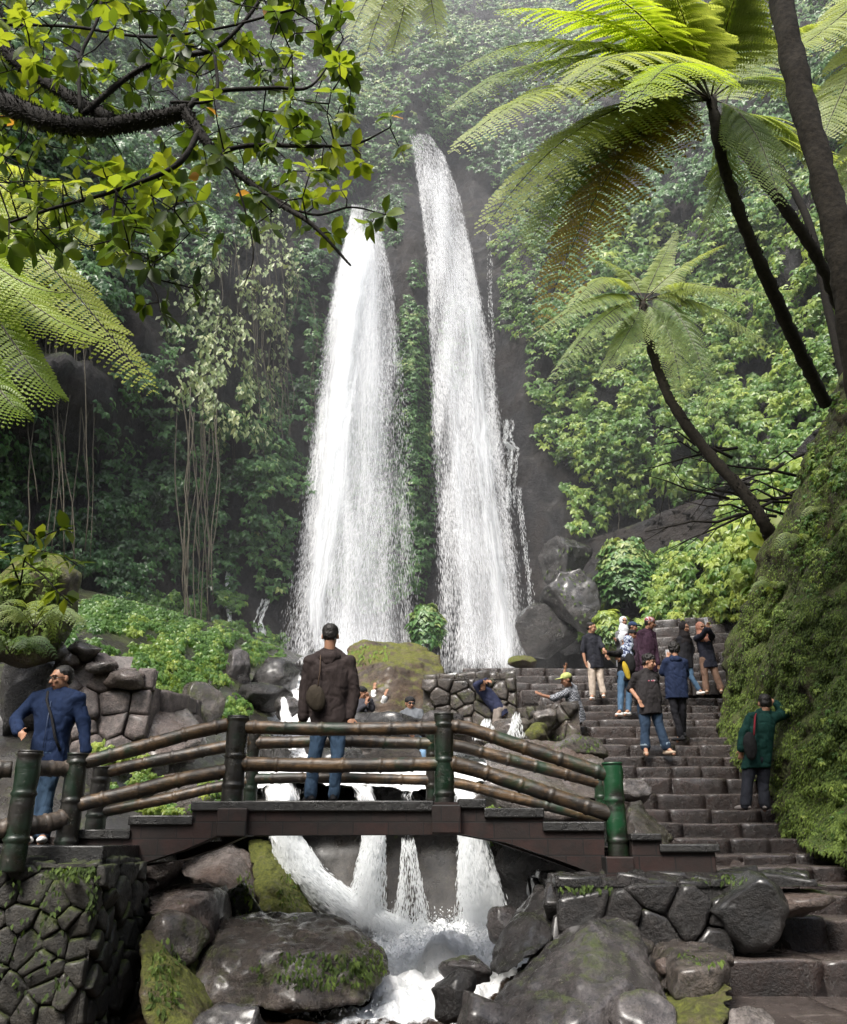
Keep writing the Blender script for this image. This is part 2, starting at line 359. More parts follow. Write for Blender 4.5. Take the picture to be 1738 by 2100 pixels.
def hit(px, py, bvhs):
    d = W(px, py, 10).normalized(); best = None
    for b in bvhs:
        h = b.ray_cast(Vector((0, 0, 0)), d)
        if h[0] is not None and (best is None or h[3] < best[2]): best = (h[0], h[1] if h[1].dot(d) < 0 else -h[1], h[3])
    return best
# ------------------------------------------------------------------ waterfalls
def fall_sheet(name, E, Yt, Yb, mat, off, dens=None, parent=None, nu=26, nv=90, yoff=0, jit=.12, wob=1., ej=3.):
    """E: rows (py, xl, xr, density); uv in metres"""
    py = [e[0] for e in E]; V = []; UV = []; D = []
    y0, y1 = py[0], py[-1]; vlen = 0; prev = None
    for j in range(nv+1):
        t = j/nv; y = y0+(y1-y0)*t; a = interp(y, py, [e[1] for e in E]); b = interp(y, py, [e[2] for e in E]); dn = interp(y, py, [e[3] for e in E])
        YY = Yt+(Yb-Yt)*t**.6+yoff
        a += ej*noise.noise(Vector((y*.045, off, 0)))*1.6; b += ej*noise.noise(Vector((y*.045, off, 7)))*1.6
        p0 = W((a+b)/2, y, YY)
        if prev is not None: vlen += (p0-prev).length
        prev = p0
        for i in range(nu+1):
            s = i/nu; x = a+(b-a)*s
            bul = -math.sin(math.pi*s)*.35*wob
            q = W(x, y, YY+bul); q.y += jit*noise.noise(Vector((s*5+off, t*6, off)))
            V.append(tuple(q)); UV.append(((s-.5)*(W(b, y, YY).x-W(a, y, YY).x)*.8+off*7, vlen+off*3))
            ed = min(1, min(s, 1-s)/.34)
            D.append(.5+dn+min(0, (ed-1)*.42)-.35*max(0, 1-t/.08)-.25*max(0, (t-.97)/.03))
    idx = (np.arange(nv)*(nu+1))[:, None]+np.arange(nu)[None]
    Fc = np.stack([idx, idx+1, idx+nu+2, idx+nu+1], -1).reshape(-1, 4)
    return np_mesh(name, np.array(V), Fc, uv=np.array(UV), dens=np.array(D), smooth=True, mats=mat, parent=parent)
DROP = ([(-.5, 0, 0), (0, -.5, .0), (.5, 0, 0), (0, .5, 0)], [(0, 1, 2), (0, 2, 3)])
def droplets(name, E, Yt, Yb, n, wd, ln, parent, mat, prof, spread=.5, clump=.9):
    py = [e[0] for e in E]; P = []; D = []; S = []
    while len(P) < n:
        y = py[0]+(py[-1]-py[0])*random.random()**.95; s = random.random()
        a = interp(y, py, [e[1] for e in E]); b = interp(y, py, [e[2] for e in E])
        t = (y-py[0])/(py[-1]-py[0])
        s2 = s+random.gauss(0, .02+.035*t)
        x = a+(b-a)*s2
        pr = prof(s, t)*(.35+clump*max(0, .5+1.6*noise.noise(Vector((x*.035, y*.006, 3)))))
        if random.random() > pr*min(1, .15+t*9): continue
        YY = Yt+(Yb-Yt)*t**.6
        q = W(x, y, YY-math.sin(math.pi*s)*.35+random.gauss(0, spread)*.5-.1)
        P.append(tuple(q)); S.append(random.uniform(.5, 1.6))
        x2 = interp(y+20, py, [e[1] for e in E])*(1-s)+interp(y+20, py, [e[2] for e in E])*s
        q2 = W(x2+(x-(a+(b-a)*s)), y+20, Yt+(Yb-Yt)*min(1, (y+20-py[0])/(py[-1]-py[0]))**.6-math.sin(math.pi*s)*.35)
        dd = Vector(q2-q); dd.y = 0; D.append(tuple(dd))
    P = np.array(P); D = norm(np.array(D)); S = np.array(S); n = len(P)
    N_ = np.tile([0., -1, .2], (n, 1))+RNG.normal(0, .35, (n, 3))
    tv = [(x*wd, y*ln, z) for x, y, z in DROP[0]]
    V, Fc, T = stamp(tv, DROP[1], P, D, N_, S, np.ones(n))
    return np_mesh(name, V, Fc, tint=T, mats=mat, parent=parent)
M['spray'] = leaf_mat('water_spray', [(0, (.9, .93, .95)), (1, (.93, .95, .96))], trans=.4, tcol=1., rough=.5)
# keep the spray white
for n_ in M['spray'].node_tree.nodes:
    if n_.type == 'MIX': n_.inputs[7].default_value = (1, 1, 1, 1)
EL = [(420, 722, 772, -.3), (450, 718, 776, -.1), (478, 712, 782, .2), (560, 694, 800, .24), (700, 668, 815, .20), (900, 645, 832, .14), (1100, 628, 838, .10), (1250, 612, 850, .10), (1360, 604, 866, .12)]
ELc = [(455, 720, 775, .1), (520, 700, 770, .38), (640, 682, 755, .36), (800, 660, 735, .34), (1000, 640, 725, .30), (1150, 625, 700, .26), (1230, 610, 690, .2), (1350, 612, 690, .02)]
ER = [(275, 838, 880, -.2), (320, 850, 912, .02), (400, 862, 942, .12), (520, 878, 966, .15), (700, 885, 1000, .12), (900, 893, 1024, .12), (1100, 905, 1048, .12), (1300, 916, 1072, .12), (1380, 912, 1078, .1)]
ERa = [(600, 890, 945, .0), (800, 900, 950, .12), (1000, 918, 965, .14), (1200, 925, 985, .10), (1375, 928, 995, .08)]
ERb = [(560, 935, 990, .1), (760, 945, 1008, .12), (900, 950, 1020, .14), (1000, 965, 1030, .12), (1200, 990, 1055, .18), (1300, 1000, 1068, .22), (1375, 1000, 1072, .16)]
wf = root('waterfall', 'wider brighter waterfall, left of the two, plunging behind the man in the brown hoodie', 'waterfall', W(735, 1340, 27))
fall_sheet('water_sheet', EL, 29.3, 27.0, M['water_thin'], 1.3, parent=wf)
fall_sheet('water_sheet', EL, 29.3, 27.0, M['water_thin'], 4.1, parent=wf, yoff=.35)
fall_sheet('water_sheet', ELc, 28.8, 26.8, M['water'], 2.2, parent=wf, yoff=-.15)
droplets('spray', EL, 29.3, 27.0, 90000, .0080, .13, wf, M['drops'], lambda s, t: (1.0 if s < .45 else .30)*(1-.35*t))
wf2 = root('waterfall', 'slimmer waterfall, right of the two, arcing down from the dark notch under hanging leaves', 'waterfall', W(990, 1370, 27))
fall_sheet('water_sheet', ER, 29.8, 27.2, M['water_thin'], 6.3, parent=wf2)
fall_sheet('water_sheet', ERa, 28.8, 27.1, M['water_thin'], 8.2, parent=wf2, yoff=-.2)
fall_sheet('water_sheet', ERb, 28.8, 27.1, M['water'], 9.9, parent=wf2, yoff=-.2)
droplets('spray', ER, 29.8, 27.2, 90000, .0080, .13, wf2, M['drops'], lambda s, t: (.55+.45*abs(2*s-1))*(1-.35*t))
for E_, par, Y0, Y1, of in ((EL, wf, 29.3, 27.0, 51), (ER, wf2, 29.8, 27.2, 57)):
    fall_sheet('mist_veil', [(a, b-8-16*(a-400)/960, c+8+16*(a-400)/960, d-.02) for a, b, c, d in E_], Y0, Y1, M['water_veil'], of, parent=par, yoff=-.5, wob=2.)
    fall_sheet('mist_veil', [(a, b-14, c+14, -.5+.62*max(0, (a-1150)/230)) for a, b, c, d in E_[3:]], Y0-.4, Y1, M['water_veil'], of+3, parent=par, yoff=-1.0, wob=3.)
def trickle(pts, wpx, label, n=500, bv=None, wd=.011, ln=.13, lift=.25, parent=None, name='water_trickle', rope=True):
    """fine strands of water running down the rock face"""
    P = []; D = []; bv = bv or [CB, GB]; cum = len(pts)-1; ph = [(random.uniform(-1, 1), random.uniform(0, 9)) for _ in range(5)]
    for k in range(n*2):
        a = random.random()*cum; i = int(a); t = a-i; o_, f_ = random.choice(ph)
        x = pts[i][0]+(pts[i+1][0]-pts[i][0])*t+(wpx*(o_+.5*noise.noise(Vector((a*2.5, f_, 0))))+random.gauss(0, wpx*.2) if rope else random.gauss(0, wpx)); y = pts[i][1]+(pts[i+1][1]-pts[i][1])*t
        h = hit(x, y, bv)
        if not h: continue
        P.append(tuple(h[0]-W(x, y, 10).normalized()*lift)); D.append(tuple(W(pts[i+1][0], pts[i+1][1], h[0].y)-W(pts[i][0], pts[i][1], h[0].y)))
    n_ = len(P); V, Fc, T = stamp([(x*wd, y*ln, z) for x, y, z in DROP[0]], DROP[1], np.array(P), norm(np.array(D))+RNG.normal(0, .08, (n_, 3)), RNG.normal(0, .3, (n_, 3))+np.array([0, -1., .2]), RNG.uniform(.4, 1.4, n_), np.ones(n_))
    o = np_mesh(name, V, Fc, tint=T, mats=M['spray'], parent=parent)
    if parent is None: tag(o, label, 'trickle')
trickle([(1043, 862), (1040, 905), (1052, 920), (1048, 975), (1045, 1040)], 9, 'thin white trickle splashing over a ledge beside the right waterfall', 800)
trickle([(1065, 1000), (1075, 1100), (1090, 1200), (1098, 1330)], 8, 'faint water thread running down the dark rock to the stair top', 350)
trickle([(1005, 480), (1006, 600), (1010, 700), (1012, 820)], 5, 'thin water thread on the black rock high beside the right waterfall', 260)
trickle([(472, 1155), (470, 1210), (475, 1285)], 7, 'small trickle among the hanging roots at the left cliff foot', 420)
trickle([(545, 1230), (530, 1275), (535, 1300)], 8, 'short trickle on the rock just left of the left waterfall', 260)
# ------------------------------------------------------------------ climbing plants on the cliff
def ivy(name, patches, mat, tmpl, size, mul=1., parent=None, bul=.5, thick=.35, surf=(CB,), cell=True, up=.55):
    P = []; D = []; N_ = []; S = []; T = []
    for pt in patches:
        cx, cy, rx, ry, dens, tc = pt[:6]; sz = size*(pt[6] if len(pt) > 6 else 1)
        n = int(rx*ry*math.pi/70*dens*mul*(1/(sz/.17))**1.2)
        for _ in range(n):
            a = random.random()*6.283; r = math.sqrt(random.random()); r *= 1+.22*noise.noise(Vector((cx*.1+math.cos(a)*1.5, cy*.1+math.sin(a)*1.5, 0)))
            x = cx+rx*r*math.cos(a); y = cy+ry*r*math.sin(a)
            if cell and noise.noise(Vector((x*.022, y*.018, 5)))+.5*noise.noise(Vector((x*.06, y*.05, 8))) < (-.16 if cell is True else cell): continue
            h = hit(x, y, surf)
            if h is None: continue
            p, nn, dist = h
            d = W(x, y, 10).normalized()
            out = (bul*(1-r*r)+abs(random.gauss(0, thick)))*1.0
            c = noise.noise(Vector((x*.03, y*.03, 1)))
            out += max(0, c)*.5
            q = p-d*out
            sl = Vector((nn.x, nn.y, 0)); sl = sl.normalized() if sl.length > .01 else Vector((0, -1, 0))
            P.append(tuple(q))
            dn = Vector((random.gauss(0, .45), random.gauss(0, .2), -1))+sl*random.uniform(.1, .8)
            D.append(tuple(dn)); N_.append(tuple(sl+Vector((random.gauss(0, .35), random.gauss(0, .2), up+random.gauss(0, .25)))))
            S.append(sz*random.uniform(.6, 1.35)); T.append(min(1, max(0, tc+c*.3+random.gauss(0, .14))))
    if not P: return None
    V, Fc, T = stamp(tmpl[0], tmpl[1], np.array(P), np.array(D), np.array(N_), np.array(S), np.array(T))
    return np_mesh(name, V, Fc, tint=T, mats=mat, parent=parent)
# px, py, rx, ry, density, tint[, size]
IV_C = [(745, 450, 50, 45, 1.2, .4), (700, 470, 30, 60, 1.2, .4), (800, 450, 30, 60, 1.0, .4), (840, 300, 30, 40, 1.2, .5), (905, 275, 40, 26, 1.2, .5), (845, 700, 40, 95, 1.1, .55), (848, 830, 44, 110, 1.2, .5), (855, 980, 48, 120, 1.2, .42), (840, 1120, 50, 110, 1.1, .4), (760, 1050, 90, 180, .8, .4), (760, 1180, 90, 70, .7, .4), (855, 560, 18, 30, 1, .55), (875, 1285, 30, 45, 1.4, .5), (770, 880, 60, 120, .5, .4), (940, 700, 40, 100, .4, .5), (800, 380, 40, 70, .6, .3)]
IV_L = [(560, 1060, 50, 170, 1.2, .5), (640, 600, 50, 160, 1.1, .4), (620, 850, 45, 180, 1.1, .35), (500, 1000, 70, 150, .9, .28), (420, 940, 90, 110, .8, .25), (330, 1050, 100, 110, .8, .22), (240, 1000, 120, 90, .8, .25), (80, 990, 100, 90, .8, .3), (130, 1080, 130, 100, .8, .25), (320, 1190, 100, 100, .8, .2), (210, 1170, 90, 110, .8, .2), (300, 860, 120, 60, .6, .3), (530, 880, 80, 110, 1., .4), (60, 900, 70, 60, .5, .3), (290, 770, 60, 50, .8, .5), (430, 1120, 60, 160, .6, .3), (40, 1150, 60, 120, .9, .3), (650, 440, 50, 90, .8, .3), (380, 700, 60, 60, .7, .45)]
IV_LP = [(480, 700, 120, 130, 1., .6), (560, 560, 60, 120, .9, .6), (420, 620, 90, 120, .7, .5), (490, 840, 80, 100, .8, .6), (400, 790, 70, 70, .7, .5), (540, 430, 90, 80, .8, .5), (640, 330, 60, 80, .9, .6), (450, 520, 60, 60, .5, .5)]
IV_T = [(760, 250, 90, 110, 1.2, .6), (980, 140, 160, 90, 1.2, .6), (820, 60, 160, 70, 1.2, .7), (740, 150, 60, 110, 1.1, .6), (940, 235, 60, 50, 1.2, .6), (1010, 300, 70, 60, 1.2, .5), (600, 200, 140, 130, 1.1, .55), (480, 330, 150, 130, .9, .5), (300, 300, 250, 280, .8, .45), (100, 200, 200, 250, .8, .5), (1150, 330, 130, 120, .9, .45), (1090, 60, 120, 90, 1.2, .7), (560, 40, 200, 80, 1.1, .6), (200, 20, 300, 80, .9, .6), (710, 330, 50, 60, .8, .5), (1300, 330, 200, 120, .8, .4), (1500, 250, 240, 200, .9, .5), (1280, 100, 200, 140, .9, .6), (1600, 60, 250, 120, .9, .6), (120, 560, 200, 120, .6, .4), (890, 20, 250, 50, 1.2, .75)]
IV_R = [(1060, 470, 60, 70, 1.2, .45), (1150, 440, 100, 80, 1.2, .5), (1210, 560, 60, 60, 1.1, .45), (1100, 380, 90, 50, 1.1, .5), (1090, 580, 70, 90, 1.2, .45), (1070, 640, 55, 50, 1.1, .4), (1130, 740, 50, 110, 1.2, .45), (1290, 470, 80, 90, 1.3, .62, 1.5), (1200, 690, 90, 110, 1.2, .6), (1190, 880, 90, 70, 1.2, .62), (1290, 780, 120, 110, 1.2, .6), (1430, 760, 140, 130, 1.2, .6), (1570, 700, 150, 180, 1.2, .62), (1620, 450, 160, 160, 1.1, .6), (1500, 480, 120, 90, 1., .5), (1400, 900, 140, 90, 1.2, .55), (1560, 900, 120, 100, 1.2, .55), (1220, 960, 80, 80, 1.2, .58), (1280, 900, 100, 80, 1.1, .45), (1350, 1000, 120, 60, 1.3, .6, 1.3), (1400, 1060, 80, 60, 1.2, .62, 1.3), (1500, 1000, 100, 70, 1.2, .55, 1.2), (1210, 1010, 50, 70, 1.1, .55, 1.2), (1190, 1080, 22, 22, 1.2, .6, 1.3), (1350, 600, 120, 100, .9, .4), (1240, 560, 80, 80, .8, .4), (1700, 900, 120, 200, 1.1, .5), (1800, 600, 120, 500, .9, .5), (1480, 620, 120, 110, 1., .5)]
IV_BASE = [(1230, 1255, 60, 60, 1.3, .6, 1.1), (1330, 1230, 90, 60, 1.3, .6), (1450, 1190, 110, 90, 1.3, .65), (1520, 1120, 60, 90, 1.3, .7, 1.3)]
def veg(name, pats, mat, tmpl, size, label, mul=1., **k):
    o = ivy(name, pats, M[mat], tmpl, size, mul, **k); tag(o, label, 'climbing plant', None, 'stuff'); return o
veg('cliff_ivy', IV_C, 'ivy', TRI, .20, 'glossy green creepers on the rock rib between the two waterfalls', 2.3, bul=.3, thick=.2, cell=-.5)
veg('cliff_ivy', IV_L, 'ivy', TRI, .24, 'dark green creepers covering the shaded cliff left of the falls', 1.6, bul=.4, thick=.3, cell=-.24)
veg('pale_vine_leaves', IV_LP, 'ivy_pale', ONE, .24, 'pale round leaved vines spilling down the left cliff', 2.6, bul=1.1, thick=.4, up=1.)
veg('hanging_foliage', IV_T, 'ivy', TRI, .30, 'misty green foliage hanging over the cliff top', 2.6, bul=.8, thick=.6, cell=-.34)
veg('cliff_foliage', IV_R, 'shrub', TRI, .24, 'bright green leafy creepers on the cliff right of the falls', 2.1, bul=.7, thick=.45, up=.8, cell=-.26)
# ------------------------------------------------------------------ rocks
def px2m(px, py, Y): return (W(px+1, py, Y)-W(px, py, Y)).length
def rock_mesh(w, d, h, seed, cuts=9, sub=4, rough=.10, tilt=0, top=.0):
    bm = bmesh.new(); bmesh.ops.create_icosphere(bm, subdivisions=sub, radius=1)
    rr = random.Random(seed); pls = []
    for _ in range(cuts):
        n = Vector((rr.gauss(0, 1), rr.gauss(0, 1), rr.gauss(0, .8))).normalized(); pls.append((n, rr.uniform(.50, .82)))
    if top: pls.append((Vector((rr.uniform(-.15, .15), -.12, 1)).normalized(), top))
    o = Vector((seed*3.7, seed*1.3, 0)); s = max(w, d, h)
    for v in bm.verts:
        p = v.co.copy()
        for n, dd in pls:
            k = p.dot(n)-dd
            if k > 0: p -= n*k*.9
        p *= 1+rough*1.5*noise.fractal(p*1.1+o, 1., 2., 4)
        v.co = p
    for i, L_ in enumerate((w, d, h)):
        mn = min(v.co[i] for v in bm.verts); mx = max(v.co[i] for v in bm.verts)
        for v in bm.verts: v.co[i] = ((v.co[i]-mn)/(mx-mn)-.5)*L_
    for v in bm.verts:
        q = v.co+o*2
        v.co += v.normal*(.035*min(s, 1.5)*noise.fractal(q*(3./min(s, 1.5)), .9, 2., 4)+.012*noise.fractal(q*9, .9, 2, 3))
    if tilt: bmesh.ops.rotate(bm, verts=bm.verts, cent=(0, 0, 0), matrix=Matrix.Rotation(R(tilt), 3, 'Y'))
    return bm
ROCKS = []
def rock(px, py, w, h, Y, mat, label, dm=1., tilt=0, seed=None, name='boulder', group=None, cuts=9, sub=4, rough=.10, top=0, cat='boulder', dark=0):
    k = px2m(px, py, Y); seed = seed or (px*7+py) % 997
    bm = rock_mesh(w*k, w*k*dm, h*k*1.05, seed, cuts, sub, rough, tilt, top); c = W(px, py, Y)+Vector((0, w*k*dm*.3, 0))
    bmesh.ops.translate(bm, verts=bm.verts, vec=c)
    me = bpy.data.meshes.new(name); bm.to_mesh(me); bm.free(); me.polygons.foreach_set('use_smooth', [True]*len(me.polygons))
    ROCKS.append(([tuple(v.co) for v in me.vertices], [tuple(p.vertices) for p in me.polygons]))
    o = link(name, me, None, M[mat]); tag(o, label, cat, group); return o
def hull(name, label, pts, mat, seed, vox=.035, back=.9, rough=1., cat='boulder', shift=0):
    """pts: silhouette and ridge points (px, py, Y) of one rock"""
    bm = bmesh.new(); ps = [W(*p) for p in pts]; cx = sum((p for p in ps), Vector())/len(ps)
    for p in ps:
        bm.verts.new(p); q = p.lerp(cx, .18); bm.verts.new(q+Vector((0, back, -.05)))
    bmesh.ops.convex_hull(bm, input=bm.verts); o = Vector((seed*3.1, seed*1.7, 0))
    f = lambda c: rough*(.05*noise.fractal((c+o)*1.6, .9, 2., 3)+.030*noise.fractal((c+o)*5, .9, 2., 4)-.03*max(0, .12-abs(noise.noise((c+o)*2.2)))/.12)
    me = remesh(bm, vox, 2, .5, f); bm.free(); me.name = name
    ROCKS.append(([tuple(v.co) for v in me.vertices], [tuple(p.vertices) for p in me.polygons]))
    ob = link(name, me, None, M[mat]); tag(ob, label, cat); return ob
hull('boulder', 'huge low boulder with wet brown top and mossy face, left of the white water', [(398, 2040, 8.3), (425, 2075, 8.2), (600, 2080, 8.0), (745, 2060, 8.2), (800, 1995, 8.6), (790, 1960, 8.9), (740, 1910, 9.2), (690, 1880, 9.4), (560, 1868, 9.5), (450, 1880, 9.4), (440, 1940, 8.5), (590, 1950, 8.2), (700, 1945, 8.3), (405, 1990, 8.6)], 'rock_moss', 11)
hull('boulder', 'flat pale wet boulder on top of the pile beside the left stone wall', [(298, 1838, 8.9), (330, 1815, 9.3), (420, 1812, 9.4), (446, 1830, 9.0), (445, 1935, 8.8), (400, 1962, 8.6), (375, 1900, 8.5), (300, 1872, 8.5), (385, 1858, 8.4)], 'rock_lite', 23, rough=.8)
hull('boulder', 'rounded tan and mossy boulder just under the bridge arch', [(352, 1760, 11.80), (390, 1738, 12.00), (470, 1725, 11.90), (505, 1745, 11.80), (522, 1800, 11.60), (518, 1870, 11.40), (450, 1876, 11.20), (440, 1810, 11.00), (372, 1790, 11.30)], 'rock_lite', 31)
hull('boulder', 'steep green mossy boulder right beside the diagonal white cascade', [(508, 1722, 12.10), (548, 1722, 12.10), (590, 1780, 11.80), (645, 1875, 11.40), (600, 1885, 11.00), (525, 1870, 11.00), (520, 1800, 11.40), (560, 1810, 11.20)], 'rock_full', 37)
hull('boulder', 'long mossy boulder sloping down against the left stone wall', [(285, 1905, 8.2), (310, 1900, 8.3), (350, 1965, 8.1), (395, 2045, 7.8), (412, 2090, 7.6), (390, 2120, 7.4), (300, 2130, 7.4), (288, 2020, 7.6)], 'rock_full', 53)
hull('boulder', 'big pointed wet boulder with white trickles in the lower right', [(1270, 1876, 7.6), (1300, 1892, 7.5), (1335, 1950, 7.2), (1375, 2040, 6.9), (1400, 2150, 6.5), (1130, 2160, 6.1), (950, 2140, 6.6), (1010, 2060, 7.0), (1090, 1975, 7.4), (1130, 1925, 7.6), (1215, 1890, 7.3), (1200, 1990, 6.7), (1290, 2010, 6.6)], 'rock_wet', 103, rough=.9)
hull('boulder', 'narrow black slab leaning against the right bridge abutment', [(1120, 1802, 8.9), (1150, 1800, 8.8), (1152, 1850, 8.5), (1135, 1930, 7.9), (1060, 1985, 7.5), (1012, 2010, 7.6), (1020, 1960, 7.9), (1060, 1880, 8.4), (1100, 1880, 8.2)], 'rock_dark', 109)
hull('boulder', 'square mossy rock under the right stone abutment', [(1372, 1950, 7.4), (1400, 1930, 7.5), (1480, 1940, 7.4), (1500, 1960, 7.3), (1490, 2020, 6.9), (1440, 2060, 6.8), (1380, 2050, 6.8), (1390, 1985, 6.8), (1480, 1985, 6.8)], 'rock_moss', 137)
hull('boulder', 'tilted mossy rock with a wet top at the bottom right', [(1500, 2005, 6.9), (1512, 2020, 6.8), (1500, 2080, 6.3), (1470, 2140, 6.0), (1380, 2140, 6.0), (1390, 2090, 6.3), (1440, 2040, 6.7)], 'rock_full', 139)
hull('boulder', 'long pale grey rock slope behind the right bridge rails', [(990, 1535, 13.2), (1060, 1510, 13.6), (1180, 1520, 13.5), (1245, 1560, 12.6), (1255, 1640, 11.6), (1150, 1640, 11.2), (1010, 1610, 11.6), (1100, 1570, 12)], 'rock_lite', 197)
hull('boulder', 'wedge shaped mossy rock between bridge end and stairs', [(1288, 1640, 11.4), (1315, 1640, 11.5), (1350, 1680, 11.2), (1382, 1722, 10.7), (1370, 1745, 10.2), (1290, 1740, 10.2), (1300, 1690, 10.3)], 'rock_moss', 223)
hull('boulder', 'large brown mossy boulder in front of the left waterfall', [(712, 1330, 18.8), (745, 1312, 19), (860, 1318, 19), (905, 1345, 18.6), (915, 1400, 18.0), (905, 1480, 17.4), (800, 1500, 17.0), (715, 1490, 17.2), (705, 1400, 17.9), (800, 1370, 17.5)], 'rock_top', 269, vox=.06, back=1.8)
hull('boulder', 'large smooth pale brown boulder right of the fieldstone wall', [(232, 1450, 12.2), (260, 1415, 12.5), (320, 1410, 12.6), (370, 1430, 12.5), (405, 1480, 12.2), (415, 1520, 11.9), (330, 1560, 11.5), (235, 1540, 11.5), (300, 1460, 11.8)], 'rock_lite', 271, rough=.5)
# lower left
rock(310, 1780, 115, 95, 11.2, 'rock_lite', 'dark brown blocky boulder close under the left end of the bridge', .9, seed=41)
rock(300, 1818, 45, 30, 9.0, 'rock_lite', 'small pale stone perched behind the flat wet boulder', .9, seed=43, sub=3)
rock(345, 1940, 130, 120, 8.3, 'rock_moss', 'grey green boulder wedged below the flat pale boulder', .8, seed=47, tilt=20)
rock(470, 2105, 150, 70, 7.4, 'rock_wet', 'dark wet boulder breaking the brown water at the bottom edge', .8, seed=59)
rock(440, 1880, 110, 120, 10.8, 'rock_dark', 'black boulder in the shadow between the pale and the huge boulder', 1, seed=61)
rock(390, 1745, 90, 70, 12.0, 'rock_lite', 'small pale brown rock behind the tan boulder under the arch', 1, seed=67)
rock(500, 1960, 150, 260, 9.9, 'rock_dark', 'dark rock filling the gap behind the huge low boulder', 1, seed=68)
# lower right
rock(1000, 2120, 190, 150, 6.7, 'rock_wet', 'low sloping dark wet boulder left of the big pointed one', .8, seed=107, tilt=-26, sub=4)
rock(1045, 1905, 95, 80, 8.9, 'rock_wet', 'wet grey rock in the foam at the foot of the right cascade', .9, seed=113)
rock(955, 1995, 110, 50, 8.2, 'rock_wet', 'low rock with white water sliding over it beside the pointed boulder', .9, seed=127)
rock(935, 2050, 110, 80, 7.4, 'rock_dark', 'black angular rock at the right edge of the foam pool', .9, seed=131, tilt=-30)
rock(1545, 2110, 110, 70, 6.2, 'rock_lite', 'small pale wet rock beside the lowest stone step', .9, seed=149)
rock(1330, 2110, 150, 130, 6.3, 'rock_wet', 'wet boulder at the bottom edge in front of the pointed boulder', .9, seed=151, tilt=15)
rock(1270, 1960, 160, 90, 7.4, 'rock_moss', 'low mossy rubble under the right abutment wall', .9, seed=157)
rock(1545, 1872, 160, 150, 7.7, 'rock_dark', 'large rounded dark boulder built into the end of the abutment', .8, seed=163, cuts=6)
rock(1665, 1857, 130, 52, 7.9, 'rock_lite', 'flat topped grey block beside the abutment boulder', .9, seed=167, top=.4)
rock(1368, 1985, 40, 36, 7.2, 'rock_lite', 'small reddish stone caught between mossy rocks at the lower right', 1, seed=169, sub=3)
# ledge behind the bridge
rock(690, 1790, 170, 260, 13.0, 'rock_wet', 'brown wet rock face between the diagonal cascade and the middle fall', .7, seed=173, cuts=6, name='ledge_rock', cat='ledge rock')
rock(850, 1790, 180, 300, 13.1, 'rock_wet', 'wet rock face behind the thin middle strands of water', .7, seed=179, cuts=6, name='ledge_rock', cat='ledge rock')
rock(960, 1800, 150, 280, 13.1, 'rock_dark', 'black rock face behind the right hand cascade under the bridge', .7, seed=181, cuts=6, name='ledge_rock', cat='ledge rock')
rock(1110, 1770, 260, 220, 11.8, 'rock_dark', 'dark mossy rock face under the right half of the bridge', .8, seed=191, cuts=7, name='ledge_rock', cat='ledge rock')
rock(545, 1690, 120, 130, 12.6, 'rock_wet', 'wet rock at the head of the diagonal cascade', .8, seed=193, name='ledge_rock', cat='ledge rock')
# rocks behind the right rails
rock(1090, 1655, 250, 120, 11.2, 'rock_lite', 'pale brown rock hump below the right bridge rails', .8, seed=199, tilt=14, cuts=7)
rock(1190, 1540, 120, 70, 13.0, 'rock_moss', 'mossy rock at the foot of the stone stairway', .8, seed=211)
rock(1300, 1620, 80, 50, 11.7, 'rock_lite', 'pale broken stone left of the stairs behind the green post', .8, seed=227)
rock(1050, 1490, 90, 40, 14.8, 'rock_moss', 'mossy stones beside the tiny cascade near the bending man', .8, seed=229)
rock(1120, 1475, 50, 44, 15.6, 'rock_moss', 'round mossy stone under the crouching man', .9, seed=233)
rock(1100, 1500, 56, 40, 14.6, 'rock_full', 'brown mossy stone below the crouching man', .9, seed=239)
rock(560, 1540, 70, 60, 13.5, 'rock_dark', 'dark boulder in white water behind the left span rail', .9, seed=241)
rock(700, 1560, 110, 60, 13.5, 'rock_dark', 'dark boulder in white water behind the standing man', .9, seed=243)
rock(790, 1540, 150, 40, 14.5, 'rock_moss', 'flat mossy rock seen through the bridge rails', .9, seed=251)
rock(800, 1625, 100, 60, 12.8, 'rock_dark', 'dark rock splitting the water above the middle fall', .9, seed=257)
rock(650, 1530, 60, 45, 14.5, 'rock_wet', 'small wet stone in the upper stream', .9, seed=263)
rock(1150, 1640, 180, 100, 11.9, 'rock_lite', 'pale hump of rock under the right rails near the green post', .9, seed=401)
rock(1210, 1600, 110, 90, 12.6, 'rock_moss', 'mossy rubble beside the stair edge behind the right rails', .9, seed=403)
# middle distance
rock(405, 1450, 100, 100, 13.0, 'rock_moss', 'brown boulder with an ochre patch below the green bank', .8, seed=277, tilt=20)
rock(560, 1385, 100, 80, 19.5, 'rock_dark', 'black rounded boulder at the left waterfall pool', .8, seed=281)
rock(485, 1370, 62, 80, 19.0, 'rock_wet', 'pointed grey green boulder between green bank and black boulder', .8, seed=283, tilt=20)
rock(530, 1425, 130, 60, 17.5, 'rock_dark', 'low dark rocks with a small rill left of the standing man', .8, seed=293)
rock(590, 1450, 60, 50, 16.8, 'rock_wet', 'small wet rock beside the hooded man at rail height', .8, seed=307)
rock(1165, 1150, 110, 110, 25.0, 'rock_dark', 'dark wet rock shelf at the foot of the right cliff', .8, seed=311, sub=5)
rock(1175, 1235, 130, 130, 24.0, 'rock_dark', 'shining wet boulder right of the slimmer waterfall', .8, seed=313, sub=5, cuts=12)
rock(1120, 1290, 130, 110, 24.5, 'rock_dark', 'black boulder at the foot of the slimmer waterfall', .8, seed=317, sub=4)
rock(1072, 1356, 60, 30, 22.3, 'rock_full', 'small mossy stone on the top stair edge near the fall', .8, seed=331)
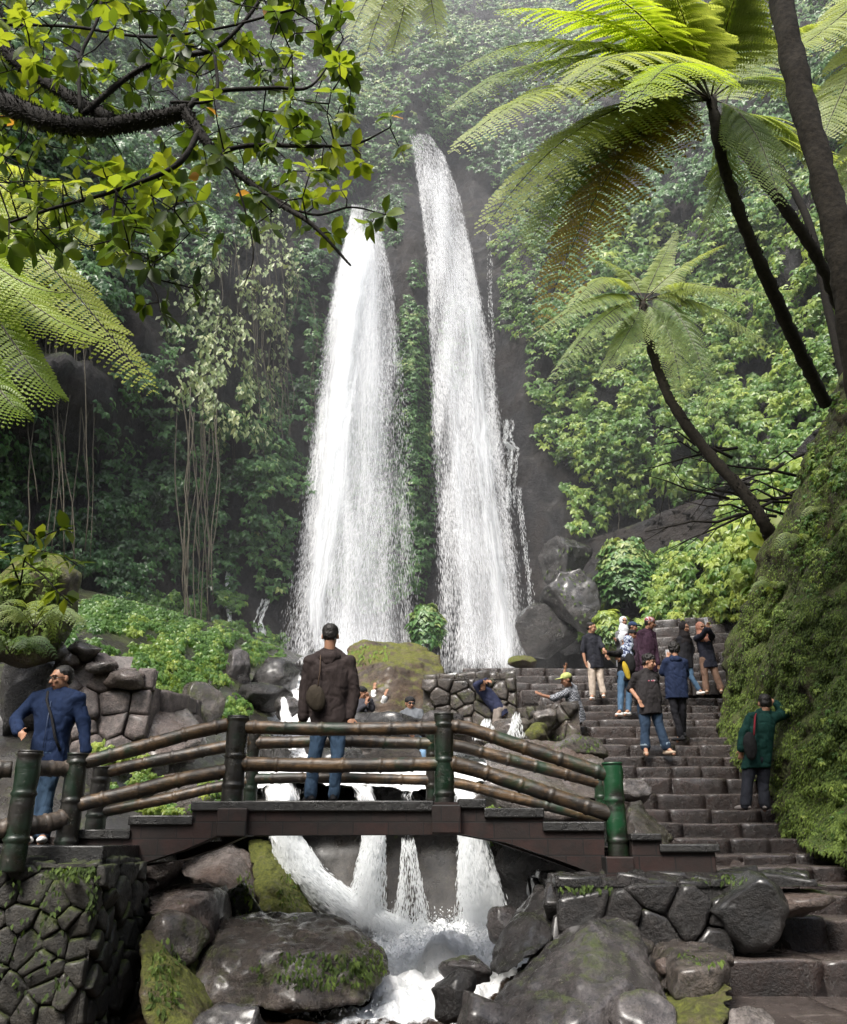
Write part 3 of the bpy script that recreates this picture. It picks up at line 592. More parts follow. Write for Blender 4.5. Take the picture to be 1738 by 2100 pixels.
rock(790, 1500, 230, 80, 16.5, 'rock_dark', 'dark bedrock under the two men below the mossy boulder', .8, seed=337)
rock(910, 1480, 90, 50, 16.4, 'rock_wet', 'wet stones under the dry stone wall', .8, seed=347)
rock(30, 1235, 220, 240, 10.8, 'rock_full', 'yellow green mossy mound at the left edge', .8, seed=349, cuts=4)
rock(60, 1440, 200, 230, 11.8, 'rock_dark', 'shadowed dark boulder behind the man in the blue sweater', .8, seed=353)
rock(210, 1600, 240, 200, 11.5, 'rock_dark', 'dark rubble seen between the left bridge rails', .8, seed=359)
rock(390, 1640, 200, 110, 11.6, 'rock_lite', 'pale broken rubble below the left bridge rails', .8, seed=361)
rock(1380, 1310, 300, 120, 24.5, 'rock_full', 'brown mossy earth hump above the upper stone wall', .6, seed=367, cuts=4)
# ------------------------------------------------------------------ fieldstone walls
def voronoi_cells(U, Vv, s, rr, stretch=1.25):
    pts = []; ny = max(1, round(Vv/s)); nx_ = max(1, round(U/(s*stretch)))
    for j in range(-1, ny+1):
        for i in range(-1, nx_+1):
            if rr.random() < .16: continue
            pts.append(((i+.5+(.5 if j % 2 else 0)+rr.uniform(-.47, .47))*U/nx_, (j+.5+rr.uniform(-.47, .47))*Vv/ny))
    cells = []
    for a, p in enumerate(pts):
        if not (0 <= p[0] <= U and 0 <= p[1] <= Vv): continue
        poly = [(0, 0), (U, 0), (U, Vv), (0, Vv)]
        for b, q in enumerate(pts):
            if a == b or abs(q[0]-p[0]) > 3*s*stretch or abs(q[1]-p[1]) > 3*s: continue
            mx, my = (p[0]+q[0])/2, (p[1]+q[1])/2; dx, dy = q[0]-p[0], q[1]-p[1]; new = []
            for i in range(len(poly)):
                A = poly[i]; B = poly[(i+1) % len(poly)]
                da = (A[0]-mx)*dx+(A[1]-my)*dy; db = (B[0]-mx)*dx+(B[1]-my)*dy
                if da <= 0: new.append(A)
                if (da < 0 < db) or (db < 0 < da):
                    t = da/(da-db); new.append((A[0]+(B[0]-A[0])*t, A[1]+(B[1]-A[1])*t))
            poly = new
            if len(poly) < 3: break
        if len(poly) >= 3: cells.append((p, poly))
    return cells
def stone_face(mb, fn, U, Vv, s, seed, gap=.007, bulge=.07, mi=0, back=True):
    rr = random.Random(seed)
    for p, poly in voronoi_cells(U, Vv, s, rr):
        P = []
        for i in range(len(poly)):
            A = poly[i]; B = poly[(i+1) % len(poly)]
            for t in (.08, .5, .92): P.append((A[0]+(B[0]-A[0])*t, A[1]+(B[1]-A[1])*t))
        cx = sum(q[0] for q in P)/len(P); cz = sum(q[1] for q in P)/len(P); n = len(P)
        tx, tz, lift = rr.gauss(0, .12), rr.gauss(0, .12), rr.uniform(-.02, .03)
        vs = []
        for lv, (sh, hgt) in enumerate(((1, -.6), (1., .3), (.955, .85), (.7, 1.))):
            for q in P:
                dx, dz = q[0]-cx, q[1]-cz; r = math.hypot(dx, dz)+1e-6; k = max(0, sh-gap/r)
                u, v = cx+dx*k, cz+dz*k
                vs.append(fn(u, v, hgt*bulge+(lift+tx*dx*k+tz*dz*k if lv else 0)+(.022*noise.noise(Vector((u*8, v*8, seed)))+.016*noise.noise(Vector((u*21, v*21, seed))) if lv else 0)))
        vs.append(fn(cx, cz, bulge+lift)); fs = []
        for l in range(3):
            for i in range(n): fs.append([l*n+i, l*n+(i+1) % n, (l+1)*n+(i+1) % n, (l+1)*n+i])
        for i in range(n): fs.append([3*n+i, 3*n+(i+1) % n, 4*n])
        mb.add(vs, fs, mi)
    if back:
        a, b = max(2, int(U/.3)), max(2, int(Vv/.3))
        vs = [fn(U*i/a, Vv*j/b, -.02+.012*noise.noise(Vector((i, j, seed)))) for j in range(b+1) for i in range(a+1)]
        mb.add(vs, [[j*(a+1)+i, j*(a+1)+i+1, (j+1)*(a+1)+i+1, (j+1)*(a+1)+i] for j in range(b) for i in range(a)], mi)
def wall(name, label, faces, mat, s, seed, bulge=.06):
    mb = MB()
    for k, (O, A, B) in enumerate(faces):      # origin, along, up vectors
        O, A, B = Vector(O), Vector(A), Vector(B); n = A.cross(B).normalized(); a = A.normalized(); b = B.normalized()
        f = lambda u, v, w_, O=O, a=a, b=b, n=n: O+a*u+b*v+n*(w_+.03*noise.noise(Vector((u*1.5, v*1.5, seed+k))))
        stone_face(mb, f, A.length, B.length, s, seed+k, bulge=bulge)
    ROCKS.append(([tuple(v) for v in mb.v], [tuple(f) for f in mb.f])); o = mb.build(name, M[mat]); tag(o, label, 'stone wall'); return o
M['wall_dark'] = rock_mat('dark_wall_stone', (.010, .010, .009), (.075, .067, .055), moss=.45, mossc=((.022, .032, .008), (.07, .085, .02)), wet=.3, bump=.7, scale=1.6)
M['wall_lite'] = rock_mat('wall_stone', (.03, .025, .025), (.25, .20, .185), moss=.25, wet=.3, bump=.7, scale=1.5)
M['step'] = rock_mat('wet_stair_stone', (.008, .005, .004), (.052, .032, .026), moss=.10, wet=1, bump=.8, scale=1.5, tread=(.11, .088, .078))  # tread colour carries painted sheen of the worn, wet step tops
xw = W(195, 1850, 7.5).x; zt = W(100, 1772, 7.5).z
wall('retaining_wall', 'dark mossy fieldstone wall filling the lower left corner under the bridge end',
     [((xw-6, 7.5, -2.9), (6, 0, 0), (0, 0, zt+2.9)), ((xw, 7.5, -2.9), (0, 1.35, 0), (0, 0, zt+2.9)), ((xw-6, 7.5, zt), (6, 0, 0), (0, 1.6, 0))], 'wall_dark', .17, 501, .03)
x0, x1 = W(1142, 1850, 7.9).x, W(1490, 1850, 7.9).x; zt2 = W(1300, 1812, 7.9).z; zb2 = W(1300, 1945, 7.9).z
wall('retaining_wall', 'wet black block wall carrying the right end of the bridge',
     [((x0, 7.9, zb2-.6), (x1-x0, 0, 0), (0, 0, zt2-zb2+.6)), ((x0, 9.6, zb2-.6), (0, -1.7, 0), (0, 0, zt2-zb2+.6)), ((x0, 7.9, zt2), (x1-x0+.9, 0, 0), (0, 1.7, 0))], 'rock_dark', .27, 511, .05)
a0, a1 = W(868, 1475, 17.2), W(1062, 1475, 16.6); h_ = W(868, 1378, 17.2).z-a0.z
wall('dry_stone_wall', 'low rounded stone wall right of the mossy boulder, below the first steps',
     [((a0.x, a0.y, a0.z-.5), tuple(a1-a0), (0, 0, h_+.35)), (tuple(a1-Vector((0, 0, .5))), (1.0, -1.0, 0), (0, 0, h_*.75)), ((a0.x, a0.y, a0.z+h_-.15), tuple(a1-a0), (0, 1.8, .2))], 'rock_moss', .24, 521, .10)
b0 = W(60, 1560, 11.3); b1 = W(292, 1560, 11.5); h_ = W(100, 1335, 11.3).z-b0.z
wall('fieldstone_wall', 'brown fieldstone wall behind the man in the blue sweater',
     [(tuple(b0), tuple(b1-b0), (0, .25, h_*.86)), ((b0.x, b0.y+.25, b0.z+h_*.86), tuple((b1-b0)*.72), (0, .1, h_*.16)), ((b1.x, b1.y, b1.z), (.3, 1.5, 0), (0, .25, h_*.7))], 'wall_lite', .30, 531, .09)
for k, (px, py, w_, h__) in enumerate([(115, 1335, 55, 36), (165, 1330, 70, 40), (205, 1365, 60, 30), (250, 1392, 80, 40), (140, 1352, 40, 30)]):
    rock(px, py, w_, h__, 11.4, 'rock_lite', ['pale capstone at the far left on the fieldstone wall', 'flat capstone on the top of the fieldstone wall', 'thin capstone on the shoulder of the fieldstone wall', 'bright edged capstone at the right end of the fieldstone wall', 'small dark capstone just above the fieldstone wall'][k], .9, seed=601+k, sub=3, name='capstone', cat='capstone')
# ------------------------------------------------------------------ stone stairway: one mesh per step, blocks inside
PY = [2130, 2083, 2048-83, 1885, 1838, 1812, 1778, 1750, 1720, 1688, 1659, 1628, 1596, 1571, 1551, 1528, 1511, 1490, 1475, 1460, 1446, 1431, 1415, 1400, 1385, 1370, 1356]
YY = [6.2, 6.9, 7.67, 8.3, 8.9, 9.5, 10.1, 10.8, 11.6, 12.5, 13.2, 13.7, 14.1, 14.5, 14.8, 15.4, 15.9, 16.6, 17.2, 17.9, 18.6, 19.3, 20, 20.7, 21.4, 22.1, 22.8]
XL = [1560, 1520, 1480, 1600, 1560, 1480, 1400, 1340, 1310, 1300, 1290, 1250, 1240, 1230, 1225, 1215, 1190, 1150, 1120, 1130, 1130, 1110, 1070, 1030, 985, 950, 1060]
XR = [2150, 2150, 2150, 2100, 2050, 2000, 1950, 1900, 1850, 1800, 1760, 1700, 1640, 1600, 1580, 1560, 1560, 1560, 1560, 1560, 1560, 1560, 1545, 1545, 1540, 1530, 1520]
st = root('stone_stairway', 'broad wet dark stone stairway climbing towards the waterfalls', 'stairway', W(1400, 1700, 12))
STEPZ = []
def step(xl, xr, y0, y1, zt, zb, seed, parent=st, dy=0.):
    rr = random.Random(seed); mb = MB(); x = xl
    while x < xr-.05:
        wd = rr.uniform(.38, .95); x2 = min(x+wd, xr)
        if xr-x2 < .2: x2 = xr
        g = .004; j = [rr.gauss(0, .014) for _ in range(6)]; n = 6; a, b = x+g, x2-g
        # profile (y,z): bottom front, riser, rounded nosing, tread
        ya = y0+j[0]; z = zt+j[1]*.7; pr = [(ya+.01, zb), (ya+j[2]*.5, zb+(z-zb)*.5), (ya, z-.035), (ya+.012, z-.008), (ya+.04, z), (y0+(y1-y0)*.5, z+j[3]*.5), (y1+.06, z)]
        vs = []; m = len(pr)
        for i in range(n+1):
            u = a+(b-a)*i/n; e = .009 if i in (0, n) else 0
            for k, (yy, zz) in enumerate(pr):
                q = Vector((u, yy+dy*(u-xl)/(xr-xl+.01), zz)); nn = noise.noise(q*5)*.024+noise.noise(q*13)*.012
                vs.append((q.x, q.y+nn*(k < 5)+e, q.z+(nn*.5 if 1 < k else 0)-e*.6*(k > 1)))
        fs = [[i*m+k, (i+1)*m+k, (i+1)*m+k+1, i*m+k+1] for i in range(n) for k in range(m-1)]
        fs += [list(range(m)), [n*m+k for k in range(m)][::-1]]
        mb.add(vs, fs); x = x2
    mb.box(xl, xr, y0+.035, y1+.08, zb-.25, zt-.028)
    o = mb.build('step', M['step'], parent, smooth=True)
    return o
for i in range(len(PY)-1):
    zt_ = W(1400, PY[i], YY[i]).z; zb_ = W(1400, PY[i-1], YY[i-1]).z if i else zt_-.3
    STEPZ.append((YY[i], zt_))
    step(W(XL[i], PY[i], YY[i]).x, W(XR[i], PY[i], YY[i]).x, YY[i], YY[i+1], zt_, zb_-.02, 700+i)
# the upper courses keep rising on the right
up = root('terrace_wall', 'dark coursed stone terrace above the upper steps, top rising to the right', 'stone wall', W(1430, 1420, 20))
for i, (py, xl) in enumerate([(1402, 1300), (1384, 1305), (1366, 1310), (1346, 1320), (1328, 1325), (1308, 1330), (1288, 1335), (1272, 1340)]):
    Y = 20.2+i*.26; zt_ = W(1430, py, Y).z; zb_ = W(1430, [1425, 1402, 1384, 1366, 1346, 1328, 1308, 1288][i], Y-.26).z
    o = step(W(xl, py, Y).x, W(1560, py, Y).x, Y, Y+.45, zt_, zb_-.02, 800+i, up, dy=-.9); o.name = 'stone_course'
# ------------------------------------------------------------------ banks
def patch(name, ctrl, nu, nv, mat, amp=.3, sc=.8, kind='structure', fine=0.05):
    nr, nc = len(ctrl), len(ctrl[0]); V = []
    for j in range(nv+1):
        a = j/nv*(nr-1); j0 = min(int(a), nr-2); ta = a-j0; ta = ta*ta*(3-2*ta)*.5+ta*.5
        for i in range(nu+1):
            b = i/nu*(nc-1); i0 = min(int(b), nc-2); tb = b-i0
            P = [W(*ctrl[j0+dj][i0+di]) for dj in (0, 1) for di in (0, 1)]
            q = (P[0]*(1-tb)+P[1]*tb)*(1-ta)+(P[2]*(1-tb)+P[3]*tb)*ta
            d = Vector((q.x*.3, -1, .3)).normalized()
            q += d*(amp*noise.fractal(q*sc, 1., 2., 4)+fine*noise.fractal(q*5, .9, 2., 3)); V.append(tuple(q))
    idx = (np.arange(nv)*(nu+1))[:, None]+np.arange(nu)[None]
    Fc = np.stack([idx, idx+1, idx+nu+2, idx+nu+1], -1).reshape(-1, 4)
    o = np_mesh(name, np.array(V), Fc, smooth=True, mats=M[mat]); tag(o, kind=kind)
    return BVHTree.FromPolygons(V, Fc.tolist())
ctrl = []
for py, xl, Yl in [(560, 1800, 13.2), (700, 1760, 13.2), (800, 1715, 13.4), (880, 1690, 13.6), (960, 1645, 14), (1060, 1605, 14.4), (1180, 1562, 15.2), (1260, 1522, 15.8), (1340, 1500, 16.2), (1420, 1488, 16.5), (1500, 1474, 16.5), (1550, 1500, 15.3), (1600, 1550, 14), (1650, 1588, 13), (1700, 1605, 12.2), (1735, 1650, 11.4), (1765, 1740, 10.4), (1800, 1800, 9.8), (1850, 1900, 9.4)]:
    nr_ = 8.2
    ctrl.append([(xl+170, py-60, Yl+6), (xl+22, py-10, Yl+1.6), (xl, py, Yl), (xl+40, py, Yl-1.0+.0), (xl+120, py, Yl-(Yl-nr_)*.42), (xl+260, py, Yl-(Yl-nr_)*.66), (xl+500, py, Yl-(Yl-nr_)*.85), (xl+1000, py, nr_)])
BB = patch('moss_bank', ctrl, 130, 150, 'moss', .22, .9, fine=.12)
LB = patch('green_bank', [[(-400, 1150, 21), (50, 1180, 20.5), (200, 1215, 21), (330, 1245, 22), (480, 1290, 23), (620, 1345, 24.5)],
     [(-400, 1280, 14), (50, 1290, 15), (200, 1300, 15.5), (330, 1340, 17), (430, 1385, 18), (560, 1440, 19.5)],
     [(-400, 1440, 11.5), (50, 1460, 12), (200, 1460, 12.2), (330, 1470, 13), (440, 1480, 15), (560, 1500, 16.5)],
     [(-400, 1700, 10.5), (50, 1720, 10.6), (200, 1720, 10.8), (330, 1700, 11.0), (450, 1680, 11.6), (560, 1660, 12)]], 60, 60, 'ground', .25, 1.)
RB = patch('leafy_slope', [[(1160, 1120, 28.5), (1290, 1080, 26), (1440, 1020, 23), (1600, 950, 20.5), (1760, 800, 19)],
     [(1160, 1240, 27.5), (1290, 1200, 24.8), (1440, 1160, 22.8), (1600, 1100, 19.5), (1760, 1000, 18)],
     [(1160, 1345, 26.5), (1290, 1330, 24), (1440, 1300, 22.8), (1600, 1280, 19), (1760, 1250, 17)]], 90, 70, 'cliff', .45, .8, fine=.22)
# ------------------------------------------------------------------ water in the stream
def foam_mat(name):
    m, nt, N, L, out = newmat(name)
    g = N('ShaderNodeNewGeometry'); mp = N('ShaderNodeMapping', Scale=(1.2, .55, 1.2)); L(g.outputs['Position'], mp.inputs[0]); P = mp.outputs[0]
    n = noi(N, L, P, 3.5, 8, .68, .8); n2 = noi(N, L, P, 14, 5, .7, .3)
    at = N('ShaderNodeAttribute', _attribute_name='dens')
    s = math_(N, L, 'ADD', math_(N, L, 'ADD', math_(N, L, 'MULTIPLY', n, .6), math_(N, L, 'MULTIPLY', n2, .4)), math_(N, L, 'SUBTRACT', at.outputs['Fac'], .5))
    f = ramp(N, L, s, [(.42, 0), (.58, 1)])
    b = N('ShaderNodeBsdfPrincipled', Roughness=.12); b.inputs['Base Color'].default_value = (.035, .022, .014, 1)
    w_ = N('ShaderNodeBsdfPrincipled', Roughness=.5); L(ramp(N, L, n2, [(.25, (.72, .76, .78)), (.5, (.96, .97, .98))]), w_.inputs['Base Color'])
    bp = N('ShaderNodeBump', Strength=.7, Distance=.06); L(n, bp.inputs['Height']); L(bp.outputs[0], b.inputs['Normal']); L(bp.outputs[0], w_.inputs['Normal'])
    x = N('ShaderNodeMixShader'); L(f, x.inputs[0]); L(b.outputs[0], x.inputs[1]); L(w_.outputs[0], x.inputs[2]); L(x.outputs[0], out.inputs[0]); return m
M['foam'] = foam_mat('foaming_water')
def inpoly(x, y, P):
    c = False
    for i in range(len(P)):
        a, b = P[i], P[i-1]
        if (a[1] > y) != (b[1] > y) and x < (b[0]-a[0])*(y-a[1])/(b[1]-a[1])+a[0]: c = not c
    return c
def pdist(x, y, P):
    d = 1e9
    for i in range(len(P)):
        a, b = P[i], P[i-1]; vx, vy = b[0]-a[0], b[1]-a[1]; t = max(0, min(1, ((x-a[0])*vx+(y-a[1])*vy)/(vx*vx+vy*vy+1e-9)))
        d = min(d, math.hypot(x-a[0]-vx*t, y-a[1]-vy*t))
    return d
FOAM = [(640, 1830), (830, 1880), (960, 1840), (1100, 1830), (1100, 1960), (1030, 2020), (960, 2090), (760, 2100), (600, 2100), (640, 2075), (760, 2050), (800, 1980), (760, 1930)]
def surf(name, x0, x1, y0, y1, zf, nx_, ny_, foam, amp=.05, kind='structure'):
    V = []; D = []
    for j in range(ny_+1):
        y = y0+(y1-y0)*j/ny_
        for i in range(nx_+1):
            x = x0+(x1-x0)*i/nx_; z = zf(x, y); dn = foam(x, y, z)
            tb = noise.fractal(Vector((x*1.8, y*1.2, 0)), .9, 2., 5)
            z += (amp*(.25+dn)*1.3)*tb+amp*.6*dn*abs(noise.noise(Vector((x*7, y*5, 3)))); V.append((x, y, z)); D.append(dn)
    idx = (np.arange(ny_)*(nx_+1))[:, None]+np.arange(nx_)[None]
    Fc = np.stack([idx, idx+1, idx+nx_+2, idx+nx_+1], -1).reshape(-1, 4)
    o = np_mesh(name, np.array(V), Fc, dens=np.array(D), smooth=True, mats=M['foam']); tag(o, kind=kind)
def f1(x, y, z):
    px, py = proj((x, y, z))
    return .56+min(.42, pdist(px, py, FOAM)/30) if inpoly(px, py, FOAM) else .5-min(.42, pdist(px, py, FOAM)/45)
surf('pool', -4, 2.6, 4.5, 12.9, lambda x, y: interp(y, [3, 8.5, 9.5, 11, 12.4], [-1.6, -1.45, -1.32, -1.2, -1.05]), 300, 330, f1, .15)
surf('upper_stream', -3.4, 1.35, 12.1, 19.5, lambda x, y: interp(y, [12.1, 12.4, 14, 17, 19.5], [.66, .78, .98, 1.32, 1.9]), 110, 150, lambda x, y, z: .62+.5*noise.noise(Vector((x*.9, y*.5, 2))), .10)
surf('plunge_pool', -5, 5, 20.5, 28, lambda x, y: interp(y, [20.5, 22, 28], [2.2, 3.6, 5.0]), 60, 60, lambda x, y, z: .55, .12)
cs = root('cascade', 'foaming white cascade dropping over the ledge below the bridge', 'cascade', W(800, 1900, 11.8))
def near_fall(E, Yt, Yb, off, layers=3, nu=18):
    for l in range(layers): fall_sheet('water_sheet', E, Yt, Yb, M['water_near'], off+l*3.3, parent=cs, nu=nu, nv=50, yoff=-.09*l, jit=.18, wob=.4, ej=9)
near_fall([(1590, 520, 620, .2), (1650, 535, 620, .25), (1716, 555, 612, .3), (1790, 580, 655, .3), (1850, 640, 735, .35), (1905, 720, 870, .35), (1930, 760, 890, .3)], 12.5, 11.8, .5)
near_fall([(1590, 700, 775, .1), (1650, 725, 785, .08), (1720, 746, 788, .05), (1800, 738, 782, .05), (1900, 712, 785, .12)], 12.4, 12.0, 2.5)
near_fall([(1590, 800, 880, .0), (1650, 810, 875, -.08), (1720, 824, 848, -.02), (1800, 822, 862, -.10), (1900, 805, 880, -.10)], 12.4, 12.0, 4.5, 2)
near_fall([(1600, 880, 1000, .1), (1660, 930, 1000, .15), (1722, 945, 992, .3), (1800, 948, 1002, .26), (1880, 955, 1025, .3)], 12.4, 12.0, 6.5)
near_fall([(1720, 600, 640, -.1), (1800, 640, 700, -.15), (1880, 690, 760, -.1)], 12.4, 12.0, 8.5, 1)
def splash(n, parent, L_=.022, wd=.012):
    P = []; D = []; S = []
    while len(P) < n:
        x, y = random.uniform(-2.5, 2), random.uniform(7.5, 12); z = interp(y, [3, 8.5, 9.5, 11, 12.4], [-1.6, -1.45, -1.32, -1.2, -1.05]); px, py = proj((x, y, z))
        if not inpoly(px, py, FOAM) or random.random() > .12+.9*max(0, (y-9.6)/2): continue
        P.append((x, y, z+.03+abs(random.gauss(0, .10 if y > 10.6 else .035)))); D.append((random.gauss(0, .8), random.gauss(0, .5), 1)); S.append(random.uniform(.4, 1.5))
    n_ = len(P); V, Fc, T = stamp([(x*wd, y*L_, z) for x, y, z in DROP[0]], DROP[1], np.array(P), np.array(D), RNG.normal(0, 1, (n_, 3))+np.array([0, -1., 0]), np.array(S), np.ones(n_))
    np_mesh('splash', V, Fc, tint=T, mats=M['spray'], parent=parent)
splash(8000, cs)
for E_, n_ in (([(1650, 545, 625, 0), (1716, 555, 618, 0), (1790, 575, 670, 0), (1850, 635, 750, 0), (1905, 700, 870, 0)], 16000), ([(1650, 730, 785, 0), (1720, 744, 790, 0), (1900, 705, 790, 0)], 6000), ([(1720, 824, 850, 0), (1800, 820, 864, 0), (1900, 806, 880, 0)], 1500), ([(1660, 925, 1005, 0), (1722, 943, 1000, 0), (1890, 940, 1045, 0)], 11000)):
    droplets('spray', E_, 12.4, 11.8, n_, .008, .06, cs, M['spray'], lambda s, t: 1., spread=.12)
c2 = root('cascade', 'little cascade between mossy stones right of the bending man', 'cascade', W(1062, 1505, 15))
for E_, n_ in (([(1462, 1052, 1066, 0), (1485, 1048, 1070, 0), (1512, 1040, 1080, 0)], 380), ([(1475, 992, 1008, 0), (1498, 980, 1015, 0), (1516, 970, 1025, 0)], 330)):
    droplets('spray', E_, 15.4, 14.4, n_, .008, .06, c2, M['spray'], lambda s, t: 1., spread=.15)
c3 = root('cascade', 'small rill on dark rocks left of the standing man', 'cascade', W(580, 1470, 16.5))
fall_sheet('water_sheet', [(1425, 570, 590, 0), (1450, 572, 598, .2), (1485, 560, 612, .1)], 17, 16.2, M['water_near'], 40, parent=c3, nu=12, nv=30, wob=.4)
# ------------------------------------------------------------------ bamboo footbridge
def bamboo_mat(name, brown, dark, green, gfac, wet=.75):
    m, nt, N, L, out = newmat(name)
    g = N('ShaderNodeNewGeometry'); P = g.outputs['Position']; b = N('ShaderNodeBsdfPrincipled')
    mp = N('ShaderNodeMapping', Scale=(2.2, 14, 14)); L(P, mp.inputs[0])
    n1 = noi(N, L, mp.outputs[0], 1.5, 8, .7, .4); n2 = noi(N, L, P, 3.2, 7, .68, .6); n3 = noi(N, L, P, 2.2, 6, .6, .5)
    c = ramp(N, L, n1, [(.34, dark), (.52, tuple((x+y)/2 for x, y in zip(brown, dark))), (.66, brown)])
    c = mixc(N, L, ramp(N, L, n2, [(.40, 0), (.56, .9)]), c, (.012, .010, .008))
    c = mixc(N, L, ramp(N, L, n3, [(gfac, 0), (gfac+.10, .9)]), c, green)
    c = mixc(N, L, ramp(N, L, noi(N, L, P, 17, 6, .75), [(.60, 0), (.70, .7)]), c, (.20, .19, .17))
    L(c, b.inputs['Base Color']); L(ramp(N, L, n2, [(.4, .16+.4*(1-wet)), (.7, .5)]), b.inputs['Roughness']); b.inputs['Specular IOR Level'].default_value = .6
    bp = N('ShaderNodeBump', Strength=.5, Distance=.012); L(math_(N, L, 'ADD', n1, n2), bp.inputs['Height']); L(bp.outputs[0], b.inputs['Normal'])
    L(b.outputs[0], out.inputs[0]); return m
M['bamboo'] = bamboo_mat('weathered_bamboo', (.23, .14, .07), (.035, .024, .013), (.010, .032, .014), .54, .45)
M['bamboo_post'] = bamboo_mat('painted_bamboo_post', (.022, .018, .010), (.008, .008, .006), (.006, .022, .010), .50)
M['bamboo_green'] = bamboo_mat('green_painted_bamboo', (.010, .055, .018), (.008, .020, .010), (.008, .06, .022), .42)
M['bark_rail'] = bamboo_mat('bark_rail', (.17, .13, .10), (.06, .045, .035), (.035, .045, .02), .70, .3)
def brick_mat():
    m, nt, N, L, out = newmat('dark_parapet_brick')
    g = N('ShaderNodeNewGeometry'); mp = N('ShaderNodeMapping', Rotation=(R(90), 0, 0)); L(g.outputs['Position'], mp.inputs[0])
    br = N('ShaderNodeTexBrick', Scale=1., Mortar__Size=.006, Brick__Width=.34, Row__Height=.15); L(mp.outputs[0], br.inputs['Vector'])
    br.inputs['Color1'].default_value = (.034, .013, .010, 1); br.inputs['Color2'].default_value = (.020, .011, .009, 1); br.inputs['Mortar'].default_value = (.007, .006, .006, 1)
    n = noi(N, L, g.outputs['Position'], 5, 8, .7); b = N('ShaderNodeBsdfPrincipled', Roughness=.6)
    L(mixc(N, L, ramp(N, L, n, [(.4, 0), (.62, .7)]), br.outputs[0], (.007, .007, .006)), b.inputs['Base Color'])
    bp = N('ShaderNodeBump', Strength=.6, Distance=.012); L(math_(N, L, 'ADD', n, math_(N, L, 'MULTIPLY', br.outputs['Fac'], -1.)), bp.inputs['Height']); L(bp.outputs[0], b.inputs['Normal'])
    L(b.outputs[0], out.inputs[0]); return m
M['brick'] = brick_mat()
M['coping'] = rock_mat('wet_coping_stone', (.008, .008, .008), (.035, .033, .03), moss=.12, wet=.9, bump=.5, scale=2)
BR = root('footbridge', 'dark arched footbridge with round bamboo railings across the stream', 'footbridge', W(690, 1716, 9.0))
def bamboo(name, pts, rpx, mat, seglen=.36, seg=14, post=False, parent=None, k=None):
    P = [W(*p) for p in pts]; mb = MB(); rr = random.Random(int(pts[0][0]*3+pts[0][1]))
    L_ = [0]
    for i in range(1, len(P)): L_.append(L_[-1]+(P[i]-P[i-1]).length)
    tot = L_[-1]; Q = []; Rd = []; r0 = rpx*px2m(pts[0][0], pts[0][1], pts[0][2])
    nodes = []; x = rr.uniform(.08, .25)
    while x < tot: nodes.append(x); x += seglen*rr.uniform(.85, 1.15)
    s = 0; n = int(tot/.018)
    for i in range(n+1):
        s = tot*i/n
        j = max(k_ for k_ in range(len(L_)) if L_[k_] <= s+1e-9); j = min(j, len(P)-2); t = (s-L_[j])/(L_[j+1]-L_[j])
        q = P[j].lerp(P[j+1], t); q.z += .012*math.sin(s*2.1+pts[0][0]); d = min([abs(s-a) for a in nodes]+[9])
        r = r0*(1+(.19*math.exp(-(d/.012)**2))-.05*math.exp(-(d/.06)**2)+.02*math.sin(s*9+rr.random()*.2))
        if post and s > tot-.02: r *= .97
        Q.append(q); Rd.append(r)
    mb.tube(Q, Rd, seg, lump=.05)
    if post:  # hollow cut top
        c = Q[-1] if Q[-1].z > Q[0].z else Q[0]
        mb.tube([c+Vector((0, 0, -.01)), c+Vector((0, 0, .012))], [r0*1.02, r0*1.04], seg)
    return mb.build(name, M[mat], parent or BR)
YF, YB = 8.9, 10.2
bamboo('rail', [(480, 1492, YF), (700, 1493, YF), (905, 1494, YF)], 13.5, 'bamboo')
bamboo('rail', [(480, 1568, YF), (700, 1567, YF), (905, 1568, YF)], 14.5, 'bamboo')
bamboo('rail', [(515, 1524, YB), (888, 1523, YB)], 12.5, 'bamboo')
bamboo('rail', [(515, 1597, YB), (888, 1598, YB)], 10.5, 'bamboo')
bamboo('rail', [(468, 1486, YF), (390, 1502, 8.8), (270, 1535, 8.7), (150, 1570, 8.6)], 14, 'bamboo')
bamboo('rail', [(468, 1580, YF), (380, 1595, 8.8), (270, 1622, 8.7), (150, 1652, 8.6)], 14.5, 'bamboo')
bamboo('rail', [(512, 1522, YB), (430, 1536, YB), (320, 1558, YB), (200, 1588, YB)], 12.5, 'bamboo')
bamboo('rail', [(512, 1603, YB), (430, 1615, YB), (320, 1641, YB), (200, 1668, YB)], 11, 'bamboo')
bamboo('rail', [(905, 1486, YF), (960, 1496, 8.9), (1100, 1543, 8.85), (1262, 1592, 8.8)], 14, 'bamboo')
bamboo('rail', [(905, 1562, YF), (960, 1575, 8.9), (1100, 1622, 8.85), (1266, 1672, 8.8)], 15.5, 'bamboo')
bamboo('rail', [(890, 1520, YB), (950, 1530, YB), (1090, 1570, YB), (1238, 1610, YB)], 12.5, 'bamboo')
bamboo('rail', [(890, 1596, YB), (950, 1606, YB), (1090, 1645, YB), (1238, 1684, YB)], 11, 'bamboo')
bamboo('rail', [(40, 1578, 8.2), (145, 1576, 8.6)], 16.5, 'bark_rail', .14); bamboo('rail', [(35, 1695, 8.2), (90, 1688, 8.4), (145, 1672, 8.6)], 19, 'bark_rail', .16)
bamboo('rail', [(-120, 1580, 7.2), (25, 1579, 7.4)], 18, 'bark_rail', .16); bamboo('rail', [(-120, 1700, 7.2), (20, 1700, 7.4)], 20, 'bark_rail', .16)
def post(px, pt, pb, Y, hw, mat='bamboo_post', dz=0):
    a = W(px, pb, Y); t = W(px, pt, Y)
    return bamboo('post', [(px, pb, Y), (*proj((a.x, a.y, t.z)), Y)], hw, mat, .33, 20, True)
